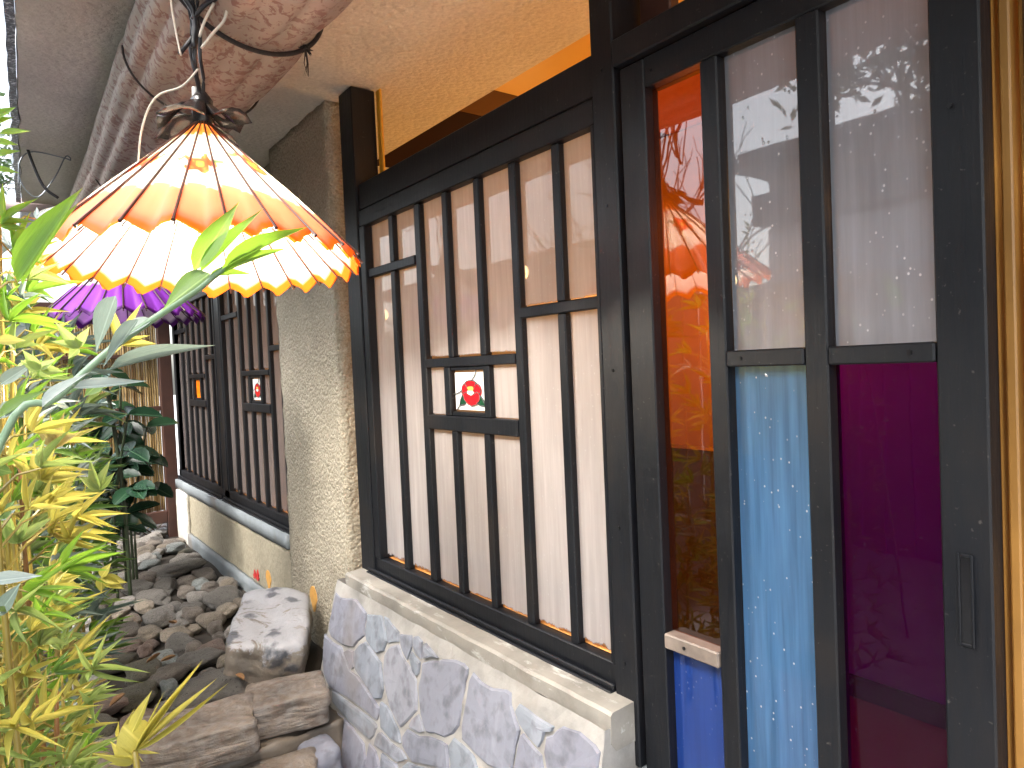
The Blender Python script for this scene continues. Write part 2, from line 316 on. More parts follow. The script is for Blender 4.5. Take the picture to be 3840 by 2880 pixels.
COBBLES=[(0.247,3.755,0.05,0.066,0.027,2),(0.268,3.504,0.047,0.058,0.016,3),(0.246,3.408,0.043,0.055,0.015,4),(0.311,3.423,0.037,0.049,0.019,1),(0.435,3.607,0.05,0.065,0.02,2),(0.485,3.466,0.039,0.051,0.029,1),(0.37,3.463,0.057,0.075,0.029,1),(0.537,3.573,0.075,0.097,0.034,0),(0.409,3.299,0.037,0.048,0.025,1),(0.33,3.263,0.045,0.058,0.024,5),(0.359,3.165,0.065,0.084,0.029,5),(0.438,3.095,0.05,0.065,0.025,1),(0.525,2.993,0.052,0.068,0.023,1),(0.552,3.103,0.039,0.051,0.017,2),(0.517,3.278,0.063,0.081,0.034,2),(0.579,3.213,0.016,0.02,0.019,4),(0.623,3.176,0.044,0.057,0.034,5),(0.701,3.425,0.047,0.061,0.024,2),(0.785,3.302,0.083,0.108,0.033,0),(0.753,3.153,0.051,0.065,0.019,1),(0.329,3.004,0.083,0.097,0.031,6),(0.397,2.899,0.027,0.036,0.025,6),(0.514,2.86,0.056,0.072,0.028,0),(0.437,2.766,0.05,0.065,0.032,3),(0.546,2.792,0.033,0.043,0.019,5),(0.593,2.728,0.054,0.071,0.03,6),(0.541,2.677,0.079,0.069,0.024,0),(0.607,2.582,0.029,0.037,0.023,1),(0.606,2.465,0.02,0.026,0.021,5),(0.611,2.278,0.037,0.048,0.02,6),(0.287,2.86,0.1,0.051,0.017,7),(0.363,2.709,0.059,0.074,0.026,7),(0.196,2.691,0.056,0.073,0.032,4),(0.309,2.521,0.073,0.072,0.026,7),(0.424,2.616,0.065,0.064,0.023,5),(0.406,2.486,0.026,0.034,0.029,3),(0.496,2.371,0.125,0.131,0.049,0),(0.195,2.506,0.1,0.075,0.027,6),(0.196,2.338,0.047,0.061,0.028,7),(0.302,2.309,0.065,0.078,0.03,6),(0.22,3.006,0.049,0.063,0.03,3),(0.144,2.829,0.04,0.052,0.03,0),(0.239,2.263,0.025,0.03,0.012,5),(0.51,3.796,0.075,0.097,0.032,0),(0.729,4.013,0.128,0.163,0.039,0),(0.809,3.791,0.053,0.068,0.023,5),(0.608,3.727,0.054,0.07,0.023,0),(0.837,3.19,0.039,0.051,0.016,1),(0.68,3.567,0.042,0.054,0.019,5),(0.866,3.54,0.043,0.056,0.029,1),(0.756,3.644,0.043,0.056,0.022,3),(0.666,2.965,0.03,0.038,0.023,5),(0.635,4.391,0.05,0.065,0.025,4),(0.684,4.417,0.034,0.044,0.017,3),(0.376,4.223,0.046,0.06,0.027,4)]
LEAVES=[((0.023,0.85,0.105),(0.083,0.85,0.21),0.0234,1),((0.027,0.86,0.104),(0.08,0.86,0.196),0.0152,1),((0.211,0.95,0.139),(0.273,0.95,0.231),0.0275,1),((0.219,0.95,0.137),(0.306,0.95,0.224),0.0192,1),((0.241,0.93,0.14),(0.36,0.93,0.209),0.018,1),((0.245,0.94,0.137),(0.334,0.94,0.178),0.0109,1),((0.229,0.95,0.132),(0.286,0.95,0.14),0.0121,1),((0.224,0.92,0.132),(0.165,0.92,0.086),0.0246,0),((0.137,0.9,0.072),(0.097,0.9,0.018),0.0141,2),((0.115,1.0,0.015),(0.245,1.0,0.049),0.0141,2),((0.069,0.95,-0.005),(0.15,0.95,-0.003),0.013,3),((0.039,0.9,-0.024),(0.084,0.9,0.014),0.0121,3),((0.16,0.95,0.076),(0.11,0.95,0.045),0.015,3),((0.119,0.93,0.102),(0.094,0.93,0.036),0.022,2),((0.138,1.05,0.049),(0.124,1.05,0.115),0.0112,4),((0.138,1.05,0.049),(0.172,1.05,0.077),0.0112,4),((0.138,1.05,0.049),(0.181,1.05,0.051),0.0112,4),((0.138,1.05,0.049),(0.173,1.05,0.063),0.0075,4),((0.138,1.05,0.049),(0.165,1.05,0.109),0.0093,4),((0.138,1.05,0.049),(0.105,1.05,0.026),0.0093,4),((0.089,1.05,0.046),(0.064,1.05,0.081),0.0121,5),((0.089,1.05,0.046),(0.083,1.05,0.06),0.0121,5),((0.089,1.05,0.046),(0.102,1.05,0.075),0.0121,5),((0.089,1.05,0.046),(0.059,1.05,0.056),0.0121,5),((0.089,1.05,0.046),(0.076,1.05,0.033),0.0121,5),((0.048,1.1,0.02),(0.027,1.1,0.034),0.0123,5),((0.048,1.1,0.02),(0.03,1.1,0.048),0.0123,5),((0.048,1.1,0.02),(0.066,1.1,0.035),0.0123,5),((0.048,1.1,0.02),(0.059,1.1,0.009),0.0123,5),((0.048,1.1,0.02),(0.075,1.1,0.017),0.0123,5),((0.044,1.2,-0.137),(0.011,1.2,-0.101),0.0134,4),((0.044,1.2,-0.137),(0.039,1.2,-0.082),0.0134,4),((0.044,1.2,-0.137),(0.067,1.2,-0.102),0.0134,4),((0.044,1.2,-0.137),(0.087,1.2,-0.107),0.0134,4),((0.044,1.2,-0.137),(0.101,1.2,-0.135),0.0134,4),((0.044,1.2,-0.137),(0.085,1.2,-0.144),0.0134,4),((0.044,1.2,-0.137),(0.066,1.2,-0.085),0.0134,4),((0.136,1.4,-0.189),(0.106,1.4,-0.161),0.0147,5),((0.136,1.4,-0.189),(0.123,1.4,-0.13),0.0147,5),((0.136,1.4,-0.189),(0.127,1.4,-0.172),0.0147,5),((0.136,1.4,-0.189),(0.155,1.4,-0.137),0.0147,5),((0.136,1.4,-0.189),(0.162,1.4,-0.162),0.0147,5),((0.136,1.4,-0.189),(0.108,1.4,-0.19),0.0147,5),((0.073,1.3,-0.1),(0.065,1.3,-0.046),0.0132,6),((0.073,1.3,-0.1),(0.084,1.3,-0.043),0.0132,6),((0.073,1.3,-0.1),(0.106,1.3,-0.076),0.0132,6),((0.073,1.3,-0.1),(0.044,1.3,-0.062),0.0132,6),((0.073,1.3,-0.1),(0.056,1.3,-0.09),0.0132,6),((0.011,1.1,-0.205),(-0.005,1.1,-0.171),0.0121,5),((0.011,1.1,-0.205),(0.03,1.1,-0.157),0.0121,5),((0.011,1.1,-0.205),(0.053,1.1,-0.175),0.0121,5),((0.011,1.1,-0.205),(0.003,1.1,-0.157),0.0121,5),((0.011,1.1,-0.205),(0.019,1.1,-0.186),0.0121,5),((0.018,1.2,-0.363),(0.041,1.2,-0.296),0.0146,5),((0.018,1.2,-0.363),(-0.002,1.2,-0.312),0.0146,5),((0.018,1.2,-0.363),(0.045,1.2,-0.314),0.0146,5),((0.018,1.2,-0.363),(0.06,1.2,-0.318),0.0146,5),((0.018,1.2,-0.363),(-0.024,1.2,-0.328),0.0146,5),((0.018,1.2,-0.363),(-0.019,1.2,-0.305),0.0146,5),((0.159,1.7,-0.417),(0.178,1.7,-0.39),0.0198,4),((0.159,1.7,-0.417),(0.207,1.7,-0.439),0.0198,4),((0.159,1.7,-0.417),(0.201,1.7,-0.453),0.0198,4),((0.159,1.7,-0.417),(0.157,1.7,-0.449),0.0198,4),((-0.021,1.1,-0.421),(0.014,1.1,-0.422),0.0119,5),((-0.021,1.1,-0.421),(-0.015,1.1,-0.435),0.0119,5),((-0.021,1.1,-0.421),(-0.026,1.1,-0.409),0.0119,5),((-0.021,1.1,-0.421),(0.007,1.1,-0.465),0.0119,5),((0.044,1.3,-0.557),(0.067,1.3,-0.54),0.0117,5),((0.044,1.3,-0.557),(0.09,1.3,-0.552),0.0117,5),((0.044,1.3,-0.557),(0.075,1.3,-0.538),0.0117,5),((0.044,1.3,-0.557),(0.041,1.3,-0.548),0.0117,5),((0.044,1.3,-0.557),(0.044,1.3,-0.604),0.0117,5),((0.113,0.95,-0.454),(0.194,0.95,-0.365),0.0148,4),((0.113,0.95,-0.454),(0.198,0.95,-0.366),0.0091,4),((0.113,0.95,-0.454),(0.213,0.95,-0.396),0.0148,4),((0.113,0.95,-0.454),(0.226,0.95,-0.406),0.0114,4),((0.111,0.95,-0.43),(0.134,0.95,-0.386),0.0125,4),((0.113,0.95,-0.454),(0.15,0.95,-0.39),0.0057,4),((0.113,0.95,-0.454),(0.14,0.95,-0.467),0.0068,4),((0.125,0.96,-0.457),(0.103,0.96,-0.425),0.0382,4),((0.113,0.96,-0.471),(0.088,0.96,-0.438),0.0287,4),((0.113,0.96,-0.471),(0.069,0.96,-0.443),0.0149,4),((0.113,0.96,-0.471),(0.085,0.96,-0.464),0.0161,4),((0.025,1.3,0.386),(0.065,1.3,0.395),0.0113,1),((0.018,1.3,0.372),(0.047,1.3,0.373),0.0113,1),((0.017,1.3,0.349),(0.05,1.3,0.365),0.0113,1),((0.02,1.3,0.408),(0.047,1.3,0.431),0.0113,1),((0.014,1.3,0.329),(0.047,1.3,0.33),0.0112,1),((0.018,1.3,0.247),(0.068,1.3,0.295),0.0113,1),((0.018,1.3,0.247),(0.064,1.3,0.257),0.0113,1),((0.018,1.3,0.245),(0.051,1.3,0.243),0.0113,1),((0.023,1.3,0.256),(0.026,1.3,0.31),0.0113,1),((0.018,1.3,0.398),(0.043,1.3,0.415),0.0112,1),((-0.008,1.15,-0.178),(0.018,1.15,-0.16),0.0162,2),((0.004,1.15,0.062),(0.036,1.15,0.061),0.0162,4),((0.005,1.15,0.003),(0.044,1.15,0.033),0.0162,2),((0.002,1.15,-0.043),(0.049,1.15,-0.009),0.0162,2),((-0.007,1.15,-0.092),(0.013,1.15,-0.053),0.0161,2),((0.003,1.15,-0.032),(0.027,1.15,-0.022),0.0162,2),((0.002,1.0,-0.035),(0.05,1.0,-0.004),0.0141,0),((0.049,1.0,-0.015),(0.092,1.0,-0.0),0.0146,0),((-0.007,1.0,-0.094),(0.011,1.0,-0.102),0.014,0),((0.106,1.0,0.001),(0.087,1.0,-0.017),0.0152,0),((-0.004,1.0,-0.155),(0.011,1.0,-0.134),0.0141,0),((-0.018,0.9,-0.203),(0.03,0.9,-0.206),0.0135,3),((-0.012,0.95,-0.254),(0.012,0.95,-0.222),0.0175,2)]
WIRES=[[(0.132,3.3,1.024),(0.152,3.3,0.919),(0.191,3.3,0.797),(0.241,3.3,0.751)],[(0.112,3.3,0.787),(0.12,3.3,0.878),(0.149,3.3,0.919),(0.194,3.3,0.926),(0.271,3.3,0.915),(0.29,3.3,0.91),(0.288,3.3,0.921),(0.272,3.3,0.919),(0.236,3.3,0.839),(0.178,3.3,0.751),(0.141,3.3,0.763),(0.117,3.3,0.815),(0.117,3.3,0.878)]]
LONGSTEM=[(0.0,0.95,-0.064),(0.055,0.95,-0.016),(0.119,0.95,0.045),(0.211,0.95,0.112),(0.24,0.95,0.137),(0.296,0.95,0.177)]

# ================= STRUCTURE =================
FL = -1.2
g = MB().add([(-60, -60, -1.26), (60, -60, -1.26), (60, 60, -1.26), (-60, 60, -1.26)], [(0, 1, 2, 3)]).out('ground', PAVE); struct(g)
# soffit: a thick slab with a slightly ragged outer edge, open over the windows
def slab(name, x0, x1, y0, y1, z0, z1, mat, n=60, rag=.0):
    v = []; f = []
    for i in range(n + 1):
        y = y0 + (y1 - y0) * i / n; x = x0 + (fbm((0, y * 7, 3), 1, 3) * rag)+ (y-2)*.03*(rag>0)
        v += [(x, y, z0), (x1, y, z0), (x1, y, z1), (x, y, z1)]
    for i in range(n):
        for k in range(4): f.append((i * 4 + k, (i + 1) * 4 + k, (i + 1) * 4 + (k + 1) % 4, i * 4 + (k + 1) % 4))
    f += [(0, 1, 2, 3), tuple(n * 4 + k for k in (3, 2, 1, 0))]
    return mobj(name, v, f, mat)
ceil = struct(slab('ceiling', .085, 1.395, -1.6, 4.25, .93, 1.0, CEIL, 80, .008))
YEL = M_plain('lamplit_yellow_board', (.62, .34, .035), .45, var=.06, nscale=3)  # lamplit zone of the inner ceiling, its light put into the yellow
BRN = M_plain('beam_shadow_ceiling', (.12, .06, .022), .9, .1, var=.12, nscale=4)  # same ceiling in beam shadow, the shade painted as brown
DBR = M_plain('deep_shadow_and_baseboard', (.022, .009, .007), .9, .1, var=.15, nscale=4)  # deeper beam shadow painted into the ceiling; the baseboard shares this brown
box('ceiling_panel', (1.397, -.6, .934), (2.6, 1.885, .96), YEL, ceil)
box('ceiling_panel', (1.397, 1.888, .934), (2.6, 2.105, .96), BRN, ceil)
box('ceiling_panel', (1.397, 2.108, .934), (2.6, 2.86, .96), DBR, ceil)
box('ceiling_panel', (1.397, 2.863, .932), (2.6, 5.2, .96), CEIL, ceil)
ROOF = M_plain('dark_roof_edge', (.035, .04, .05), .45, var=.5, nscale=60)
rf = struct(box('roof', (.17, -1.7, 1.005), (2.8, 5.4, 1.05), ROOF))
# drip edge along the soffit
v = []; n = 90
for i in range(n + 1):
    y = -1.6 + 5.85 * i / n; x = .083 + (y - 2) * .03 + fbm((0, y * 7, 3), 1, 3) * .008; w = .022 + fbm((4, y * 12, 1), 1, 3) * .006
    v += [(x - w, y, .925 + fbm((y * 20, 0, 0), 1, 2) * .004), (x - .001, y, .927), (x - .001, y, 1.003), (x - w, y, 1.003)]
f = []
for i in range(n):
    for k in range(4): f.append((i * 4 + k, (i + 1) * 4 + k, (i + 1) * 4 + (k + 1) % 4, i * 4 + (k + 1) % 4))
def mat_drip():
    a = NT('speckled_drip_edge'); n = a.noise(90, 4, .7)
    return a.done(a.bsdf(a.ramp(n, [(.4, (.03, .04, .06)), (.55, (.10, .13, .18)), (.62, (.6, .65, .72))]), .35, a.bump(n, .7, .006)))
mobj('drip_edge', v, f, mat_drip(), ceil)
# carpet + interior walls
def mat_carpet():
    a = NT('red_carpet'); n = a.noise(300, 3)
    return a.done(a.bsdf(a.ramp(n, [(.3, (.30, .01, .012)), (.7, (.55, .03, .03))]), .9))
struct(box('carpet', (1.06, -.6, FL + .0), (2.3, 2.1, FL + .01), mat_carpet(), bev=0))
struct(box('interior_floor', (1.06, -.7, FL - .05), (2.6, 5.2, FL - .003), M_plain('dark_floor_board', (.08, .05, .03)), bev=0))
IW = M_plain('warm_cream_wall_paint', (.62, .52, .38), .7, var=.05, nscale=4)
bw = struct(box('interior_wall', (2.3, -.7, FL - .05), (2.42, 5.2, .93), IW, bev=0))
box('baseboard', (2.285, -.58, FL + .012), (2.2985, 5.1, FL + .085), DBR, bw)
struct(box('interior_wall', (1.06, 5.1, FL - .05), (2.298, 5.2, .93), IW, bev=0))
sw = struct(box('side_wall', (1.06, -.70, FL - .05), (2.298, -.60, .925), M_plain('ochre_side_wall', (.45, .24, .05), .6, var=.08, nscale=3), bev=0))
# lit wall seen past the door's edge: jamb and dark framed openings
rw = empty('door_jamb', (1.03, .27, FL), 'gold lit wooden jamb at the right edge of the sliding door', 'door jamb')
GOLD = M_plain('honey_wood', (.26, .13, .03), .4, var=.15, nscale=9)
def rbox(name, a, b, mat, root, bev=.0022):
    l = root.location
    return MB().box([p - q for p, q in zip(a, l)], [p - q for p, q in zip(b, l)], bev).out(name, mat, root)
rbox('jamb_board', (1.005, .3165, FL), (1.045, .331, .55), GOLD, rw)
rbox('jamb_board', (1.015, .299, FL), (1.05, .3115, .55), GOLD, rw)
rbox('jamb_board', (1.03, -.3, FL), (1.06, .295, .55), M_plain('ochre_wall_panel', (.42, .21, .04), .5, var=.1, nscale=4), rw)
for (z0, z1) in ((.22, .50), (-.26, .10), (-.62, -.42)):
    rbox('dark_panel', (1.022, -.2, z0), (1.0285, .288, z1), M_plain('dark_brown_panel', (.10, .05, .02), .4), rw)

# ================= HOUSE FRONT =================
hs = empty('house_front', (1, 2.2, FL), 'beige stucco house front with dark posts and lintels around the windows', 'house front')
def H(name, a, b, mat, bev=.003): return rbox(name, a, b, mat, hs, bev)
def rough_box(name, a, b, mat, root, cell=.02, amp=.004, seed=0, sc=9, rnd=0.0):
    """box whose faces are subdivided and roughened"""
    l = root.location if root is not None else Vector((0, 0, 0))
    bm = bmesh.new(); bmesh.ops.create_cube(bm, size=1)
    dx, dy, dz = [q - p for p, q in zip(a, b)]
    for v_ in bm.verts: v_.co = Vector((a[0] + (v_.co.x + .5) * dx, a[1] + (v_.co.y + .5) * dy, a[2] + (v_.co.z + .5) * dz))
    def cuts(ax, d):
        es = [e for e in bm.edges if abs((e.verts[0].co - e.verts[1].co).normalized()[ax]) > .9]
        k = max(0, min(70, int(d / cell)) - 1)
        if k: bmesh.ops.subdivide_edges(bm, edges=es, cuts=k, use_grid_fill=True)
    cuts(0, dx); cuts(1, dy); cuts(2, dz)
    bm.normal_update()
    for v_ in bm.verts:
        p = v_.co.copy(); v_.co += v_.normal * (fbm(p + Vector((seed, 0, 0)), sc, 4) * amp + fbm(p * 3 + Vector((0, seed, 0)), sc, 2) * amp * .4)
    bm.verts.index_update()
    o = mobj(name, [v_.co - l for v_ in bm.verts], [[q.index for q in fc.verts] for fc in bm.faces], mat, root, True); bm.free(); return o
rough_box('pillar', (.945, 2.24, -1.22), (1.055, 2.84, .928), STUCCO, hs, .022, .006, 3, 14)
H('post', (.964, 2.075, -.68), (1.05, 2.172, .925), WOOD)
H('post', (.963, .915, -.80), (1.06, .975, .925), WOOD)
H('wall_edge', (1.052, 2.045, .58), (1.062, 2.073, .925), YEL)
H('lintel', (.974, .978, .523), (1.03, 2.073, .607), WOOD)
H('lintel', (.957, .20, .552), (1.03, .912, .602), WOOD)
H('lintel', (.957, -.60, .552), (1.03, .197, .602), WOOD)
H('post', (1.032, .83, .604), (1.06, .905, .925), BROWN)
H('door_track', (.965, -.3, FL - .01), (1.05, .91, FL + .02), WOOD)
# far wall: posts, header and plastered wall under the far windows
H('post', (.972, 3.845, -.655), (1.04, 3.978, .925), WOOD)
H('post', (.972, 5.036, -.655), (1.04, 5.10, .925), WOOD)
H('lintel', (.974, 2.843, .523), (1.03, 3.842, .607), WOOD); H('lintel', (.974, 3.98, .523), (1.03, 5.034, .607), WOOD)
H('header_wall', (1.0, 2.843, .609), (1.04, 5.10, .925), PLASTER)
rough_box('wall_panel', (.948, 2.846, -1.22), (1.05, 5.10, -.735), PLASTER, hs, .03, .004, 9, 9)
rough_box('window_sill', (.935, 2.846, -.733), (1.05, 5.10, -.675), CONC2, hs, .02, .003, 5, 12)
rough_box('corner_pilaster', (.925, 4.72, -1.22), (.9465, 5.02, -.735), mat_stucco('white_rough_plaster', (.5, .48, .42), (.72, .7, .65), 60), hs, .03, .004, 2)
rough_box('base_strip', (.925, 2.86, -1.22), (.9455, 4.71, -.985), CONC2, hs, .03, .004, 4)
OCH = M_plain('ochre_clay_patch', (.55, .29, .07), .8, var=.15, nscale=30); REDP = M_plain('red_paint_smear', (.5, .03, .03), .6)
def patch(name, y, z, w, h, mat, x=.941, pointy=True, seed=0):
    n = 20; ring = []
    for i in range(n):
        t = 2 * math.pi * i / n; rr = 1 + .12 * math.sin(3 * t + seed)
        ring.append((y + math.cos(t) * w * rr * (1 - .35 * abs(math.sin(t)) * pointy), z + math.sin(t) * h * rr))
    v_ = [(x, p, q) for p, q in ring] + [(x + .012, p, q) for p, q in ring]
    v_ = [Vector(q) - hs.location for q in v_]
    return mobj(name, v_, [tuple(range(n))] + [(i, (i + 1) % n, n + (i + 1) % n, n + i) for i in range(n)], mat, hs)
patch('clay_patch', 2.592, -.874, .038, .05, OCH, .9425); patch('clay_patch', 3.161, -.93, .038, .045, OCH, .9455)
for i in range(6): patch('paint_smear', 3.36 + random.uniform(-.05, .05), -.935 + random.uniform(-.03, .03), .014, .014, REDP, .9435 - i * .0004, seed=i)

# ---- wall of slate under the main window ----
lw = empty('low_wall', (.9, 1.5, FL), 'low wall of grey crazy slate under a concrete sill below the main window', 'low wall')
PX = lambda z, off=0: .885 + .21 * (z + .70) + off
SH = -.62
# coping with ragged lower lip
cop = MB(); n = 70; vv = []
for i in range(n + 1):
    y = .925 + (2.165 - .925) * i / n
    zb = -.742 + .018 * fbm((y * 5, 0, 0), 1, 3) + .01 * math.sin(y * 7); zt = -.672 + .002 * fbm((y * 9, 3, 0), 1, 2)
    xf = .899 + .003 * fbm((y * 8, 9, 0), 1, 3)
    vv += [(xf + .012, y, zb), (xf, y, zb + .016), (xf, y, zt - .006), (xf + .006, y, zt), (1.02, y, zt + .004), (1.02, y, zb)]
ff_ = []
for i in range(n):
    for k in range(6): ff_.append((i * 6 + k, i * 6 + (k + 1) % 6, (i + 1) * 6 + (k + 1) % 6, (i + 1) * 6 + k))
ff_ += [tuple(range(6)), tuple(n * 6 + k for k in range(6))[::-1]]
mobj('sill', [Vector(q) - lw.location for q in vv], ff_, CONC, lw)
# mortar backing following the batter
vv = []; ny, nz = 70, 30
for j in range(nz + 1):
    for i in range(ny + 1):
        y = .927 + (2.20 - .927) * i / ny; z = -.70 - .56 * j / nz
        if i == ny: y += .03 * (z + .7) / -.3
        vv.append((PX(z) + .004 * fbm((y * 14, z * 14, 0), 1, 4), y, z))
ff_ = [(j * (ny + 1) + i, j * (ny + 1) + i + 1, (j + 1) * (ny + 1) + i + 1, (j + 1) * (ny + 1) + i) for j in range(nz) for i in range(ny)]
b0 = len(vv)
for j in range(nz + 1):   # return faces, near and far end
    z = -.70 - .56 * j / nz; vv += [(1.02, .927, z), (1.02, 2.2 + .03 * (z + .7) / -.3, z)]
for j in range(nz):
    a0 = j * (ny + 1); a1 = (j + 1) * (ny + 1)
    ff_.append((a0, a1, b0 + 2 * (j + 1), b0 + 2 * j)); ff_.append((a0 + ny, b0 + 2 * j + 1, b0 + 2 * (j + 1) + 1, a1 + ny))
mobj('mortar', [Vector(q) - lw.location for q in vv], ff_, MORTAR, lw)
def slate(poly, idx):
    cy_ = sum(p[0] for p in poly) / len(poly); cz_ = sum(p[1] for p in poly) / len(poly)
    # chamfered, slightly domed slab; ring subdivided for irregular outline
    ring = []
    m = len(poly)
    for i in range(m):
        a_, b_ = poly[i], poly[(i + 1) % m]
        for t in (0,):
            p = (a_[0] + (b_[0] - a_[0]) * t, a_[1] + (b_[1] - a_[1]) * t)
            k = .0035 * fbm((p[0] * 40, p[1] * 40, idx), 1, 2); ring.append((p[0] + k, p[1] + k * .7))
    n_ = len(ring); th = .005 + .003 * random.random(); v_ = []
    for s_, d in ((1.0, -.004), (.995, .35 * th), (.95, th), (.6, th * 1.15)):
        for (y, z) in ring:
            yy = cy_ + (y - cy_) * s_; zz = cz_ + (z - cz_) * s_
            v_.append((PX(zz) - d + (.0016 * fbm((yy * 30, zz * 30, idx), 1, 3) if d > 0 else 0), yy, zz))
    v_.append((PX(cz_) - th * 1.1, cy_, cz_))
    f_ = []
    for r_ in range(3):
        for i in range(n_): f_.append((r_ * n_ + i, r_ * n_ + (i + 1) % n_, (r_ + 1) * n_ + (i + 1) % n_, (r_ + 1) * n_ + i))
    for i in range(n_): f_.append((3 * n_ + i, 3 * n_ + (i + 1) % n_, 4 * n_))
    o = mobj('stone', [Vector(q) - lw.location for q in v_], f_, SLATE, lw)
for i, p in enumerate(VENEER): slate(p, i)
H('pier', (.90, .80, -1.26), (1.02, .922, -.80), CONC2)

# ================= WINDOWS =================
OCHS = M_plain('ochre_sill_board', (.55, .30, .10), .5)
def camellia(root, y0, y1, z0, z1, x, loc):
    """leaded glass flower, built as raised pieces on a milk-white pane"""
    pane = MB().box((x, y0 + .008, z0 + .007), (x + .004, y1 - .008, z1 - .007), 0)
    p = mobj('flower_pane', [Vector(q) - loc for q in pane.v], pane.f, A_WHITE, root)
    cyy = (y0 + y1) / 2; w = (y1 - y0) * .5; h = (z1 - z0) * .5; cz = (z0 + z1) / 2
    def P(u, v_): return (cyy - u * w * .98, cz + v_ * h * .98)   # u to the right in view (towards -Y)
    def piece(name, pts, mat, d):
        pts = [P(*q) for q in pts]; n = len(pts)
        v_ = [(x - d, a_, b_) for a_, b_ in pts] + [(x + .001, a_, b_) for a_, b_ in pts]
        mobj(name, [Vector(q) - loc for q in v_], [tuple(range(n))] + [(i, (i + 1) % n, n + (i + 1) % n, n + i) for i in range(n)], mat, p)
    def ell(cx, cz_, rx, rz, n=18, a0=0, a1=360):
        return [(cx + rx * math.cos(R(a0 + (a1 - a0) * i / n)), cz_ + rz * math.sin(R(a0 + (a1 - a0) * i / n))) for i in range(n)]
    def came(pts, wd=.0026, d=.0065):
        mb = MB().tube([Vector((x - d + .003, *P(*q))) - loc for q in pts], wd * .6, 6); mb.out('lead_line', A_LEAD, p, True)
    piece('leaf_glass', [(-.62, -.68), (-.55, -.40), (-.42, -.16), (-.25, -.55), (-.35, -.66)], A_GREEN, .003)
    piece('leaf_glass', [(.95, -.70), (.75, -.35), (.60, -.18), (.42, -.50), (.6, -.66)], A_GREEN, .003)
    piece('petal', ell(.06, .26, .38, .24), A_RED, .0032)
    piece('petal', ell(-.24, .02, .24, .32), A_RED, .0036); piece('petal', ell(.42, .0, .27, .36), A_RED, .0036)
    piece('petal', [(-.38, -.12), (-.2, -.04), (0, -.16), (.1, -.20), (.28, -.14), (.45, -.04), (.62, -.14), (.6, -.42), (.4, -.62), (.12, -.70), (-.12, -.6), (-.32, -.4)], A_RED, .0042)
    piece('stamen', [(-.1, .16), (.0, .22), (.2, .22), (.28, .12), (.22, .02), (0, .02)], A_YEL, .005)
    piece('stamen', [(-.1, .02), (.22, .02), (.30, -.08), (.14, -.2), (-.08, -.12)], A_WHITE, .005)
    came(ell(.1, .26, .40, .25, 10, 20, 160)); came([(-.38, -.12), (-.2, -.04), (0, -.16), (.12, -.20), (.28, -.14), (.45, -.04), (.62, -.14)])
    came([(-.38, -.12), (-.46, .05), (-.42, .22), (-.3, .34), (-.2, .36)]); came([(.62, -.14), (.7, .05), (.62, .25), (.48, .36), (.38, .35)])
    came([(-.38, -.12), (-.32, -.4), (-.12, -.6), (.12, -.70), (.4, -.62), (.6, -.42), (.62, -.14)])
    came([(-.25, .35), (-.1, .18)]); came([(.42, .35), (.28, .14)]); came([(-.62, -.68), (-.55, -.40), (-.42, -.16)]); came([(-.62, -.68), (-.3, -.62)])
    came([(.95, -.70), (.75, -.35), (.62, -.2)]); came([(.95, -.70), (.6, -.66), (.42, -.52)])
    came([(.16, .5), (.36, .72), (.46, .99)]); came([(-.98, -.14), (-.75, -.12), (-.46, .02)]); came([(-.62, -.68), (-.85, -.95)])

